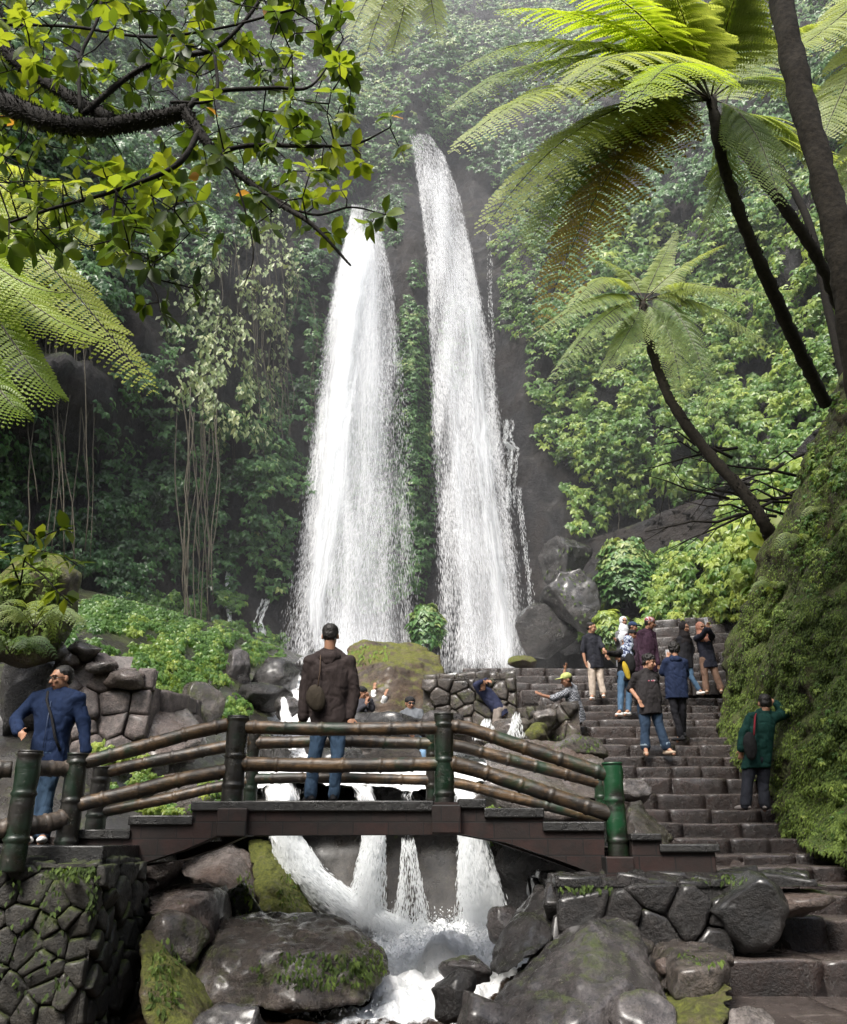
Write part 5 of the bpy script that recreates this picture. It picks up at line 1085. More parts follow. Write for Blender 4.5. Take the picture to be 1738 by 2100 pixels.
for c, s in ros:
    kd = kdtree.KDTree(len(pts_))
    for i, q in enumerate(pts_): kd.insert(q, i)
    kd.balance(); q, _, dist = kd.find(c); m = (q+c)/2+Vector((random.gauss(0, .06), random.gauss(0, .06), random.gauss(0, .05)))*min(1, dist*2)
    L_ = [q.lerp(m, .5), m, m.lerp(c, .5), c]; tw_.tube([q]+L_, [.0055, .005, .0042, .0036, .003], 5); pts_ += L_
    dr = (c-m).normalized() if (c-m).length > .01 else Vector((1, 0, 0)); n = random.randint(4, 8); base = random.random()*6.28
    tc = .52+.5*noise.noise(c*1.4)+(.25 if random.random() < .25 else 0)
    ax = (dr+Vector((0, 0, .3))).normalized(); e1 = ax.orthogonal().normalized(); e2 = ax.cross(e1)
    for i in range(n):
        a = base+6.283*i/n+random.gauss(0, .2); d = (e1*math.cos(a)+e2*math.sin(a))*.95+ax*random.uniform(.1, .8)+Vector((0, 0, -.35)); P.append(tuple(c+d*.008)); D.append(tuple(d)); N_.append(tuple(ax*1.0+Vector((0, 0, .7)))); S.append(.118*s*random.uniform(.7, 1.2)); T.append(min(.92, max(0, tc+random.gauss(0, .13))) if random.random() > .003 else 1.)
V, Fc, T = stamp(LEAF[0], LEAF[1], np.array(P), np.array(D), np.array(N_), np.array(S), np.array(T))
np_mesh('leaves', V, Fc, tint=T, mats=M['broad'], parent=ft, smooth=True); tw_.build('twigs', M['bark'], ft)
# leafy sapling at the left edge
sp_ = root('sapling', 'young broad leaved sapling standing out from the left edge', 'sapling', W(45, 1180, 7)); mb = MB(); P = []; D = []; N_ = []; S = []; T = []
for st_ in ([(42, 1200, 7), (50, 1150, 7), (70, 1110, 7), (110, 1090, 7), (150, 1085, 6.9)], [(55, 1135, 7), (90, 1130, 6.9), (130, 1140, 6.8), (160, 1160, 6.7)], [(60, 1120, 7), (40, 1090, 7), (15, 1075, 7)], [(50, 1150, 7), (90, 1180, 6.9), (120, 1215, 6.8), (150, 1240, 6.8)], [(42, 1200, 7), (20, 1140, 7), (0, 1120, 7)]):
    Pp = [W(*p) for p in st_]; mb.tube(Pp, [.008-.001*i for i in range(len(Pp))], 6)
    for i in range(1, len(Pp)):
        for k in range(5):
            q = Pp[i-1].lerp(Pp[i], random.random()); a = random.random()*6.28; P.append(tuple(q)); D.append((math.cos(a), random.gauss(0, .5), math.sin(a)*.5-.1)); N_.append((random.gauss(0, .4), -.3, 1)); S.append(random.uniform(.10, .19)); T.append(min(.93, max(0, random.gauss(.68, .2))))
V, Fc, T = stamp(LEAF[0], LEAF[1], np.array(P), np.array(D), np.array(N_), np.array(S), np.array(T)); np_mesh('leaves', V, Fc, tint=T, mats=M['broad'], parent=sp_, smooth=True); mb.build('stem', M['bark'], sp_)
# big pale leaves (taro) beside the curved fern
ta = root('taro_plant', 'pale large leaved plant behind the base of the curved tree fern', 'plant', W(1590, 1180, 17)); P = []; D = []; N_ = []; S = []; T = []; mb = MB(); c0 = W(1590, 1150, 17.2)
for x, y in [(1565, 1010), (1590, 1050), (1555, 1075), (1610, 1000), (1600, 1095), (1545, 1120), (1575, 1130), (1530, 1090)]:
    q = W(x, y, 16.9); P.append(tuple(q)); D.append((random.gauss(0, .5), -.3, -.8)); N_.append((0, -.8, .6)); S.append(random.uniform(.35, .6)); T.append(random.uniform(.7, 1)); mb.tube([c0, c0.lerp(q, .6)+Vector((0, 0, .1)), q], [.015, .012, .008], 5)
BIG = leaf_tmpl(.5, .05, .2); BIG = (BIG[0], LEAF[1]); V, Fc, T = stamp(BIG[0], BIG[1], np.array(P), np.array(D), np.array(N_), np.array(S), np.array(T)); np_mesh('leaves', V, Fc, tint=T, mats=M['shrub'], parent=ta, smooth=True); mb.build('stem', M['bark'], ta)
# ------------------------------------------------------------------ people
def cloth(name, col, rough=.85, var=.18, folds=.35):
    m, nt, N, L, out = newmat(name); g = N('ShaderNodeTexCoord'); P = g.outputs['Object']; b = N('ShaderNodeBsdfPrincipled', Roughness=rough); b.inputs['Specular IOR Level'].default_value = .2
    mp = N('ShaderNodeMapping', Scale=(7, 7, 3.5), Rotation=(.4, .5, 0)); L(P, mp.inputs[0]); n = noi(N, L, mp.outputs[0], 1.3, 4, .6, 1.2)
    c = ramp(N, L, n, [(.3, tuple(x*(1-var) for x in col)), (.7, tuple(min(1, x*(1+var)) for x in col))]); L(c, b.inputs['Base Color'])
    bp = N('ShaderNodeBump', Strength=folds*1.6, Distance=.03); L(n, bp.inputs['Height']); L(bp.outputs[0], b.inputs['Normal']); L(b.outputs[0], out.inputs[0]); return m
CL = {}
def cl(name, col, **k):
    if name not in CL: CL[name] = cloth(name, col, **k)
    return CL[name]
SKIN = plain('skin', (.36, .19, .12), .5, 0, var=.08, vs=8, spec=.4); SKIN2 = plain('tan_skin', (.28, .14, .085), .5, 0, var=.08, vs=8, spec=.4)
HAIR = plain('black_hair', (.010, .008, .007), .5, .6, 120, var=.3, spec=.4); EYE = plain('eye_dark', (.012, .008, .006), .2, 0); LIP = plain('lip', (.26, .09, .07), .5, 0); GLASS = plain('dark_glasses', (.01, .01, .012), .15, 0, spec=.8)
WHITE = cl('white_cloth', (.72, .72, .72)); SHOE_W = cl('white_shoe', (.75, .74, .72)); SHOE_B = cl('dark_shoe', (.02, .02, .022)); SHOE_T = cl('tan_shoe', (.42, .33, .25))
def cap_(mb, a, b, r0, r1, seg=12):
    """tapered limb with rounded ends"""
    a, b = Vector(a), Vector(b); d = b-a; L_ = d.length
    if L_ < 1e-4: d = Vector((0, 0, 1)); L_ = 1e-4
    d = d/L_; P = []; Rr = []
    for t in (-1, -.85, -.5, 0): P.append(a+d*r0*t*.98); Rr.append(max(.002, r0*math.sqrt(max(0, 1-t*t))))
    for t in (0, .5, .85, 1): P.append(b+d*r1*t*.98+(d*1e-4 if t == 0 else Vector())); Rr.append(max(.002, r1*math.sqrt(max(0, 1-t*t))))
    mb.tube(P, Rr, seg)
class Person:
    def __init__(s, label, xf, Y, J, face, H=1.68, skin=None, skin_name='skin'):
        """J joints in zoom pixels (x, y, depth offset); face: yaw of the gaze in degrees, 0 = towards the camera, 180 = away, 90 = to image right"""
        s.sc = H/1.68; s.J = {k: W(*xf(v[0], v[1]), Y+(v[2] if len(v) > 2 else 0)) for k, v in J.items()}
        s.face = face; s.skin = skin or SKIN; j = s.J
        for sd in 'ab':
            if 'hip'+sd not in j: j['hip'+sd] = j['hip']+Vector(((-.09 if sd == 'a' else .09)*s.sc, 0, 0))
        s.pel = (j['hipa']+j['hipb'])/2; s.chest = (j['sha']+j['shb'])/2
        j['head'] = j['head'].lerp((j['sha']+j['shb'])/2, .05); low = min((v for v in j.values()), key=lambda v: v.z); s.root = root('person', label, 'person', (s.pel.x, s.pel.y, low.z-.08))
        s.lat = (j['shb']-j['sha']).normalized(); s.up = (s.chest-s.pel).normalized(); s.front = s.lat.cross(s.up).normalized()
        f = Vector((math.sin(R(face)), -math.cos(R(face)), 0))
        if s.front.dot(f) < 0: s.front = -s.front
        s.bodyf = s.front; s.hf = f
    def torso(s, mb, g=0., belly=1., hem=0., wide=1.):
        c, k, f, l, u = s.chest, s.sc, s.front, s.lat, s.up; hw = max((s.J['shb']-s.J['sha']).length/2, .13*k); T_ = (s.pel-c); L_ = T_.length; w = wide
        end = 1.+max(.12, hem+.08)/L_
        pr = [(-.20, .045, .050), (-.12, .065, .062), (-.02, hw*.72/k, .088), (.08, hw*.95/k, .105), (.20, hw*.96/k*w, .118*max(1, belly*.9)), (.42, max(.155, hw*.84/k)*w*(belly*.5+.5), .118*belly), (.65, .158*w*belly, .116*belly), (.85, .162*w*belly, .114*belly), (1.0, .170*w, .114*belly), (end, .172*w, .112*belly)]
        vs = []; n = 20
        for t, a, b in pr:
            q = c+T_*t
            for i in range(n):
                th = 6.283*i/n; cx, sx = math.cos(th), math.sin(th); cx = math.copysign(abs(cx)**.85, cx); sx = math.copysign(abs(sx)**.85, sx)
                vs.append(q+l*(a*k+g)*cx+f*(b*k+g)*sx)
        m = len(pr); mb.add(vs, [[r*n+i, r*n+(i+1) % n, (r+1)*n+(i+1) % n, (r+1)*n+i] for r in range(m-1) for i in range(n)]+[list(range(n))[::-1], [(m-1)*n+i for i in range(n)]])
        nb = c.lerp(s.J['head'], .50)
        for sd in 'ab': cap_(mb, c+T_*.10+(s.J['sh'+sd]-c)*.4, s.J['sh'+sd], .080*k+g, .064*k+g); cap_(mb, nb, s.J['sh'+sd], .040*k+g*.6, .056*k+g*.8)
        cap_(mb, c+T_*.05, nb, .075*k+g*.6, .058*k+g*.4)
    def limb(s, mb, A, B, r0, r1, g=0): cap_(mb, s.J[A], s.J[B], r0*s.sc+g, r1*s.sc+g)
    def arms(s, mb, g=0, to=1.):
        for sd in 'ab':
            if 'el'+sd not in s.J: continue
            s.limb(mb, 'sh'+sd, 'el'+sd, .052, .042, g)
            if to > .5: cap_(mb, s.J['el'+sd], s.J['el'+sd].lerp(s.J['wr'+sd], min(1, (to-.5)*2)), .042*s.sc+g, (.030+(1-min(1, (to-.5)*2))*.008)*s.sc+g)
    def legs(s, mb, g=0, bell=0, to=1.):
        for sd in 'ab':
            k = s.J['kn'+sd]; a = s.J['an'+sd]; cap_(mb, s.J['hip'+sd], k, .092*s.sc+g, .060*s.sc+g); cap_(mb, k, k.lerp(a, to), .058*s.sc+g, .042*s.sc+g+bell)
    def hand(s, mb, sd, curl=.5, spread=.25):
        w = s.J['wr'+sd]; e = s.J['el'+sd]; d = ((s.J['ha'+sd]-w) if 'ha'+sd in s.J else (w-e)).normalized(); k = s.sc
        n = s.bodyf-d*s.bodyf.dot(d); n = n.normalized() if n.length > .1 else d.orthogonal().normalized()
        x = d.cross(n); P0 = w+d*.02*k; pc = w+d*.055*k
        mb.ell(pc, (x*.040*k, n*.017*k, d*.050*k), 12, 8); cap_(mb, w, pc, .025*k, .026*k, 10)
        for i, L_ in enumerate((.062, .074, .070, .054)):
            o = (i-1.5)*.0185*k; b = w+d*.095*k+x*o; dd = (d+x*(i-1.5)*spread*.5).normalized(); c2 = (dd-n*curl*-.6).normalized() if False else (dd+n*curl*.6).normalized(); c3 = (dd+n*curl*1.5).normalized()
            p1 = b+dd*L_*.45*k; p2 = p1+c2*L_*.32*k; p3 = p2+c3*L_*.25*k
            cap_(mb, b-dd*.02*k, p1, .0092*k, .0088*k, 8); cap_(mb, p1, p2, .0088*k, .0082*k, 8); cap_(mb, p2, p3, .0082*k, .0072*k, 8)
        sg = 1 if sd == 'a' else -1; th = (d*.8-x*sg*.8+n*.3).normalized(); b = w+d*.035*k-x*sg*.028*k; p = b+th*.042*k; cap_(mb, b, p, .012*k, .010*k, 8); cap_(mb, p, p+(th+d*.6).normalized()*.03*k, .010*k, .008*k, 8)
    def body(s, hands=True, vox=.0085, curl=.5, neck=True, tilt=.14, up=None, bare=0):
        mb = MB(); j, k = s.J, s.sc; s.torso(mb, -.022); s.arms(mb, 0); s.legs(mb, -.012)
        k0 = k; k = k*1.13; H = j['head']; f = s.hf; u = (up or Vector((0, 0, 1))+(H-s.chest).normalized()*.2).normalized(); f = (f-u*f.dot(u)).normalized(); f = (f-u*tilt).normalized(); l = f.cross(u).normalized(); u = l.cross(f); s.hx = (l, f, u)
        mb.ell(H+u*.028*k-f*.010*k, (l*.076*k, f*.095*k, u*.088*k), 16, 10); mb.ell(H-u*.035*k+f*.018*k, (l*.060*k, f*.070*k, u*.078*k), 14, 9); mb.ell(H-u*.092*k+f*.045*k, (l*.028*k, f*.028*k, u*.022*k), 10, 7)
        cap_(mb, s.chest.lerp(H, .15), H-u*.05*k-f*.02*k, .058*k, .052*k)
        cap_(mb, H+f*.086*k+u*.012*k, H+f*.104*k-u*.028*k, .009*k, .016*k, 8); mb.ell(H+f*.080*k+u*.034*k, (l*.055*k, f*.018*k, u*.010*k), 10, 6)
        for q in (-1, 1): mb.ell(H+l*q*.078*k-f*.005*k-u*.004*k, (l*.010*k, f*.020*k, u*.030*k), 8, 6); mb.ell(H+l*q*.040*k+f*.070*k-u*.020*k, (l*.020*k, f*.014*k, u*.016*k), 8, 6)
        if hands:
            for sd in 'ab':
                if 'wr'+sd in j: s.hand(mb, sd, curl)
        for sd in 'ab':
            if 'to'+sd in j: cap_(mb, j['an'+sd], j['to'+sd], .040*k0, .030*k0)
        me = remesh(mb, vox, 2, .5); me.name = 'body'; o = link('body', me, s.root, s.skin); s.bodyo = o
        for q in (-1, 1):
            m2 = MB(); m2.ell(H+l*q*.032*k+f*.083*k+u*.013*k, (l*.014*k, f*.007*k, u*.006*k), 8, 6); m2.build('eye', EYE, o)
            m2 = MB(); cap_(m2, H+l*q*.018*k+f*.092*k+u*.034*k, H+l*q*.050*k+f*.080*k+u*.036*k, .0042*k, .003*k, 6); m2.build('eyebrow', HAIR, o)
        m2 = MB(); cap_(m2, H-l*.020*k+f*.083*k-u*.055*k, H+l*.020*k+f*.083*k-u*.055*k, .006*k, .006*k, 6); m2.build('mouth', LIP, o)
        return o
    def cover(s, name, mb, mat, vox=.014, wr=.010, parent=None, sm=3):
        o_ = Vector((hash(name) % 50, s.pel.x*3, 0)) if False else Vector((len(name)*2.3, s.pel.x*3, 0))
        f = (lambda c: wr*(1.4*noise.fractal(Vector((c.x*7, c.y*7, c.z*4.6))+o_, 1., 2., 3)-.8*max(0, .14-abs(noise.noise(Vector((c.x*6+c.z*3, c.y*6, c.z*7))+o_)))/.14)) if wr else None
        me = remesh(mb, vox, sm, .5, f); me.name = name; return link(name, me, parent or s.root, mat)
    def top(s, mat, sleeve=1., g=.014, hem=.06, belly=1., name='shirt', wide=1., wr=.010):
        mb = MB(); s.torso(mb, g, belly, hem, wide); s.arms(mb, g+.004, sleeve); return s.cover(name, mb, mat, wr=wr)
    def pants(s, mat, g=.012, bell=.012, name='trousers', to=.97):
        mb = MB(); k = s.sc; mb.ell(s.pel, (s.lat*(.165*k+g), s.front*(.115*k+g), s.up*(.13*k))); s.legs(mb, g, bell, to); return s.cover(name, mb, mat, wr=.009)
    def shoes(s, mat):
        k = s.sc
        for sd in 'ab':
            if 'to'+sd not in s.J: continue
            a = s.J['an'+sd]; t = s.J['to'+sd]; d = t-a; d.z = 0; d = d.normalized() if d.length > .02 else s.hf; zb = min(t.z, a.z-.06*k); x = d.cross(Vector((0, 0, 1)))
            mb = MB(); c = Vector((a.x, a.y, zb))
            mb.ell(c+d*.055*k+Vector((0, 0, .028*k)), (d*.145*k, x*.048*k, Vector((0, 0, .036*k)))); mb.ell(c-d*.01*k+Vector((0, 0, .05*k)), (d*.062*k, x*.043*k, Vector((0, 0, .055*k))))
            me = remesh(mb, .009, 2); me.name = 'shoe'; link('shoe', me, s.root, mat)
    def hair(s, kind='short', mat=None):
        l, f, u = s.hx; H, k = s.J['head'], s.sc*1.13; mb = MB()
        if kind == 'short':
            mb.ell(H+u*.050*k-f*.022*k, (l*.083*k, f*.093*k, u*.078*k), 16, 10); mb.ell(H-f*.045*k+u*.01*k, (l*.076*k, f*.062*k, u*.075*k), 14, 9)
            fn = .006
        elif kind == 'curly':
            mb.ell(H+u*.060*k-f*.018*k, (l*.094*k, f*.104*k, u*.084*k), 16, 10); mb.ell(H-f*.045*k+u*.02*k, (l*.085*k, f*.07*k, u*.08*k), 14, 9); fn = .02
        o_ = Vector((s.pel.x*9, 0, 0)); me = remesh(mb, .009, 1, .5, lambda c: fn*noise.noise((c+o_)*45)+fn*.6*noise.noise((c+o_)*20)); me.name = 'hair'; link('hair', me, s.root, mat or HAIR)
    def hijab(s, mat, drape=.16):
        l, f, u = s.hx; H, k = s.J['head'], s.sc*1.13; bm_ = MB(); c = s.chest
        bm_.ell(H+u*.022*k-f*.026*k, (l*.098*k, f*.100*k, u*.112*k), 18, 12); cap_(bm_, H-u*.06*k-f*.03*k, c.lerp(H, .30)+f*.0, .088*k, .125*k, 16)
        bm_.ell(c+(s.pel-c)*.12, (s.lat*(.17*k), s.front*(.135*k), s.up*drape*k)); bm_.ell(H-u*.105*k+f*.03*k, (l*.07*k, f*.055*k, u*.04*k))
        me = remesh(bm_, .011, 2, .5, lambda q: .008*noise.noise(Vector((q.x*12, q.y*12, q.z*7)))); me.name = 'headscarf'; link('headscarf', me, s.root, mat)
    def hat(s, mat, brim=0, face=None):
        l, f, u = s.hx; H, k = s.J['head'], s.sc*1.13; mb = MB(); mb.ell(H+u*.060*k-f*.010*k, (l*.092*k, f*.104*k, u*.072*k), 18, 12)
        if brim:
            b = f if face is None else f*math.cos(R(face))+l*math.sin(R(face)); x = b.cross(u); mb.ell(H+b*.13*k+u*.050*k, (b*.075*k, x*.075*k, u*.010*k), 16, 8)
        me = remesh(mb, .008, 2); me.name = 'cap'; link('cap', me, s.root, mat)
    def glasses(s, tinted=True):
        l, f, u = s.hx; H, k = s.J['head'], s.sc*1.13; mb = MB()
        for q in (-1, 1):
            c = H+l*q*.033*k+f*.096*k+u*.010*k
            if tinted: mb.ell(c, (l*.027*k, f*.006*k, u*.019*k), 12, 8)
            pts = [c+l*.027*k*math.cos(a)+u*.019*k*math.sin(a) for a in [i*6.283/12 for i in range(13)]]; mb.tube(pts, .0028*k, 5, cap=False); mb.tube([c+l*q*.027*k, H+l*q*.080*k+u*.012*k], .0028*k, 5)
        mb.tube([H-l*.007*k+f*.100*k+u*.012*k, H+l*.007*k+f*.100*k+u*.012*k], .003*k, 5); mb.build('glasses', GLASS, s.root)
    def bag(s, c, ax, mat, name='bag'):
        o = root_bag = None; mb = MB(); mb.ell(c, ax, 16, 10); me = remesh(mb, .010, 1, .5, lambda q: .006*noise.noise(q*12)); me.name = name; return link(name, me, None, mat)
def bandstrap(pts, w_, mat, parent, name='strap'):
    mb = MB(); mb.tube(pts, w_, 6, sx=.35); return mb.build(name, mat, parent)
ZA = lambda x, y: (1160+x*.2669, 1233.4+y*.2669)      # three close-ups measured in the photograph
ZB_ = lambda x, y: (679+x*.3093, 1273+y*.3093)
ZC = lambda x, y: (x*.2604, 1329.6+y*.2604)
ID = lambda x, y: (x, y)
# 1 man in brown hoodie on the bridge, back to the camera
p = Person('man seen from behind in a dark brown hoodie and jeans standing on the bridge', ID, 9.55, dict(head=(678, 1303, 0), sha=(638, 1358, 0), shb=(715, 1358, 0), ela=(626, 1420, .02), elb=(727, 1420, .02), wra=(622, 1472, -.02), wrb=(720, 1470, -.02), haa=(621, 1480, -.02), hab=(720, 1480, -.05),
    hipa=(660, 1475, 0), hipb=(694, 1475, 0), kna=(643, 1560, -.02), knb=(692, 1560, -.02), ana=(637, 1632, 0), anb=(684, 1632, 0), toa=(628, 1642, .12), tob=(682, 1642, .14)), 180, 1.74)
p.body(); p.hair(); hd = p.top(cl('brown_hoodie', (.034, .025, .024)), 1., .026, .02, name='hoodie', wide=1.04); p.pants(cl('blue_jeans', (.042, .075, .125)), .014, .010); p.shoes(SHOE_B)
mb = MB(); k = 1.03; mb.ell(p.chest+Vector((0, -.055, .045)), (Vector((.135, 0, 0)), Vector((0, .10, 0)), Vector((0, .01, .088)))); mb.ell(p.chest+Vector((0, -.10, -.005)), (Vector((.075, 0, 0)), Vector((0, .05, 0)), Vector((0, 0, .07)))); p.cover('hood', mb, cl('brown_hoodie', 0), .012, .008, hd)
mb = MB(); mb.ell(p.pel+Vector((0, 0, .04)), (Vector((.180, 0, 0)), Vector((0, .135, 0)), Vector((0, 0, .055)))); p.cover('shirt', mb, cl('rust_shirt', (.19, .055, .03)), .012, .006)
bg_ = p.bag(W(648, 1432, 9.37), (Vector((.105, 0, .02)), Vector((0, .06, 0)), Vector((-.03, 0, .15))), cl('olive_bag', (.045, .036, .026))); tag(bg_, 'small olive brown shoulder bag hanging at the back of the hooded man', 'bag')
bandstrap([W(652, 1410, 9.35), W(657, 1375, 9.38), W(658, 1345, 9.44), W(660, 1336, 9.55)], .016, cl('strap_tan', (.13, .09, .065)), bg_)
mb = MB(); mb.box(*[0]*6) if False else None
# 2 man in blue sweater, left end of the bridge
p = Person('man with glasses in a blue zip sweater leaning on the left railing of the bridge', ZC, 8.9, dict(head=(487, 235, 0), sha=(292, 400, .05), shb=(620, 400, 0), ela=(128, 560, -.05), elb=(665, 610, .02), wra=(150, 655, -.30), wrb=(680, 800, -.02), haa=(185, 690, -.36), hab=(690, 835, -.02),
    hipa=(330, 820, 0), hipb=(450, 820, 0), kna=(320, 1130, -.02), knb=(370, 1130, 0), ana=(235, 1470, 0), anb=(345, 1470, 0), toa=(215, 1535, -.12), tob=(320, 1535, -.12)), -38, 1.72)
p.body(); p.hair(); p.glasses(False); p.top(cl('blue_sweater', (.010, .021, .058)), 1., .022, .04, name='sweater', wide=1.0); p.pants(cl('blue_jeans', 0), .016, .012); p.shoes(SHOE_W)
mb = MB(); c0, p0_, f0 = p.chest, p.pel, p.front; mb.tube([c0+Vector((-.08, 0, .07))+f0*.06, c0+Vector((-.03, 0, -.04))+f0*.150, c0.lerp(p0_, .4)+p.lat*.06+f0*.165, c0.lerp(p0_, .75)+p.lat*.12+f0*.155, p0_+p.lat*.17+f0*.10], .014, 6, sx=.6); mb.build('strap', SHOE_B, p.root)
mb = MB(); c_ = p.chest; mb.tube([c_+Vector((0, -.15, -.04)), c_+(p.pel-c_)*.5+Vector((0, -.165, 0)), p.pel+Vector((0, -.16, .03))], .004, 5); mb.build('zip', plain('zip', (.05, .07, .12), .4), p.root)
# 3-5 behind the bridge
p = Person('man in a dark cap and jacket calling with cupped hands, behind the bridge rail', ZB_, 17.0, dict(head=(205, 480, 0), sha=(165, 545, .1), shb=(230, 550, -.05), ela=(180, 610, -.1), elb=(275, 585, -.1), wra=(230, 560, -.25), wrb=(262, 520, -.2), haa=(235, 535, -.25), hab=(245, 495, -.25), hipa=(180, 720, 0), hipb=(230, 720, 0),
    kna=(185, 860, 0), knb=(235, 860, 0), ana=(185, 1000, 0), anb=(240, 1000, 0), toa=(190, 1020, -.1), tob=(250, 1020, -.1)), 70, 1.66, SKIN2)
p.body(vox=.011); p.hair(); p.hat(cl('black_cap', (.02, .02, .022)), 1, 180); p.top(cl('charcoal_jacket', (.05, .05, .06)), .95, .02, .05, name='jacket'); p.pants(cl('dark_trousers', (.03, .03, .035))); p.shoes(SHOE_B)
p = Person('person in a loose white shirt raising both arms behind the calling man', ZB_, 17.4, dict(head=(285, 545, .1), sha=(270, 590, .1), shb=(310, 595, 0), ela=(285, 530, 0), elb=(345, 560, -.1), wra=(285, 460, 0), wrb=(358, 500, -.2), haa=(290, 430, 0), hab=(368, 470, -.2), hipa=(275, 730, 0), hipb=(310, 730, 0),
    kna=(270, 850, 0), knb=(315, 850, 0), ana=(270, 985, 0), anb=(320, 985, 0), toa=(280, 1005, -.1), tob=(330, 1005, -.1)), 60, 1.6)
p.body(vox=.011, curl=.1); p.hair(); p.top(WHITE, .9, .03, .10); p.pants(cl('dark_trousers', 0)); p.shoes(SHOE_B)
p = Person('man in a backwards cap, sunglasses and grey tee behind the bridge rail', ZB_, 16.8, dict(head=(524, 548, 0), sha=(480, 615, 0), shb=(590, 610, 0), ela=(470, 680, 0), elb=(640, 690, -.1), wra=(520, 740, -.15), wrb=(690, 700, -.2), hipa=(505, 780, 0), hipb=(570, 780, 0),
    kna=(520, 880, -.35), knb=(610, 870, -.35), ana=(530, 990, -.2), anb=(630, 990, -.2), toa=(530, 1010, -.35), tob=(640, 1010, -.35)), 18, 1.66)
p.body(vox=.011); p.hair(); p.hat(cl('black_cap', 0), 0); p.glasses(True); p.top(cl('grey_tee', (.13, .14, .155)), .45, .018, .04, belly=1.15); p.pants(cl('pale_jeans', (.16, .26, .38))); p.shoes(SHOE_B)
# 6 bending man
p = Person('man in a navy shirt and grey cargo trousers bending forward with hands on his head', ZB_, 16.6, dict(head=(985, 425, -.1), sha=(985, 465, 0), shb=(1035, 440, .2), ela=(960, 425, -.25), elb=(1030, 400, .1), wra=(1000, 400, -.2), wrb=(1015, 398, 0), haa=(1020, 405, -.15), hab=(1035, 400, 0), hipa=(1110, 600, 0), hipb=(1150, 595, .15),
    kna=(1095, 690, -.05), knb=(1165, 690, .1), ana=(1085, 795, 0), anb=(1170, 785, .2), toa=(1070, 815, -.1), tob=(1150, 805, .1)), -80, 1.66)
p.body(vox=.011, up=Vector((-.9, 0, .45))); p.hair(); p.top(cl('navy_shirt', (.022, .026, .055)), 1., .014, .03); p.pants(cl('grey_cargo', (.20, .17, .15)), .022); p.shoes(SHOE_B)
# 7 crouching man
p = Person('crouching man in a patterned shirt and yellow green bandana reaching out both hands', ZB_, 16.3, dict(head=(1560, 390, -.1), sha=(1570, 470, -.05), shb=(1610, 450, .2), ela=(1480, 515, -.1), elb=(1545, 380, .1), wra=(1405, 495, -.1), wrb=(1550, 330, .1), haa=(1375, 480, -.1), hab=(1560, 295, .1), hipa=(1620, 630, 0), hipb=(1650, 620, .2),
    kna=(1515, 600, -.1), knb=(1550, 570, .2), ana=(1610, 680, -.05), anb=(1640, 670, .2), toa=(1570, 695, -.1), tob=(1600, 690, .15)), -75, 1.64, SKIN2)
def checker():
    m, nt, N, L, out = newmat('checked_cloth'); g = N('ShaderNodeTexCoord'); c = N('ShaderNodeTexChecker', Scale=38.); L(g.outputs['Object'], c.inputs[0]); c.inputs[1].default_value = (.32, .33, .36, 1); c.inputs[2].default_value = (.03, .035, .05, 1)
    b = N('ShaderNodeBsdfPrincipled', Roughness=.8); L(c.outputs[0], b.inputs['Base Color']); L(b.outputs[0], out.inputs[0]); return m
p.body(vox=.011, curl=.2); p.hair(); p.hat(cl('lime_bandana', (.42, .46, .16)), 1, 0); p.top(checker(), .6, .018, .06); p.pants(cl('dark_jeans', (.02, .025, .04)), .014); p.shoes(SHOE_B)
# 8 dark shirt, beige trousers
p = Person('man in a black long shirt and beige trousers standing in profile, leftmost on the stairs', ZA, 19.0, dict(head=(200, 200, 0), sha=(150, 285, 0), shb=(250, 285, .1), ela=(135, 380, -.02), elb=(285, 350, -.1), wra=(150, 460, -.05), wrb=(310, 400, -.25), haa=(165, 490, -.05), hab=(322, 425, -.25), hipa=(200, 475, 0), hipb=(255, 475, .05),
    kna=(205, 600, -.02), knb=(270, 600, 0), ana=(210, 720, 0), anb=(292, 705, 0), toa=(195, 752, -.15), tob=(295, 735, -.15)), 60, 1.68)
p.body(vox=.011); p.hair(); p.top(cl('black_shirt', (.020, .021, .028)), .55, .020, .06); p.pants(cl('beige_trousers', (.50, .42, .35)), .018, .012); p.shoes(SHOE_W)
# 9-12 cluster
p = Person('smiling woman in a pale grey headscarf standing behind the cluster on the stairs', ZA, 20.3, dict(head=(448, 150, 0), sha=(405, 250, 0), shb=(490, 250, 0), ela=(400, 330, 0), elb=(500, 330, 0), wra=(395, 290, -.2), wrb=(490, 400, -.1), haa=(380, 288, -.25), hipa=(425, 450, 0), hipb=(470, 450, 0),
    kna=(425, 560, 0), knb=(470, 560, 0), ana=(425, 670, 0), anb=(470, 670, 0), toa=(420, 690, -.1), tob=(470, 690, -.1)), 5, 1.56)
p.body(vox=.011); p.hijab(cl('pale_scarf', (.55, .57, .60)), .2); p.top(cl('grey_top', (.16, .16, .17)), 1., .02, .1); p.pants(cl('dark_trousers', 0)); p.shoes(SHOE_B)
p = Person('man in a navy blue cap between the pale headscarf and the red head wrap', ZA, 20.0, dict(head=(518, 195, 0), sha=(480, 270, 0), shb=(570, 270, 0), ela=(475, 350, 0), elb=(580, 350, 0), wra=(480, 430, 0), wrb=(575, 430, 0), hipa=(500, 470, 0), hipb=(550, 470, 0), kna=(500, 580, 0), knb=(550, 580, 0), ana=(500, 690, 0), anb=(550, 690, 0), toa=(495, 715, -.1), tob=(550, 715, -.1)), 60, 1.62, SKIN2)
p.body(vox=.012); p.hair(); p.hat(cl('navy_cap', (.03, .05, .11)), 1); p.top(cl('maroon_top', (.07, .025, .035)), 1., .02, .05); p.pants(cl('dark_trousers', 0)); p.shoes(SHOE_B)
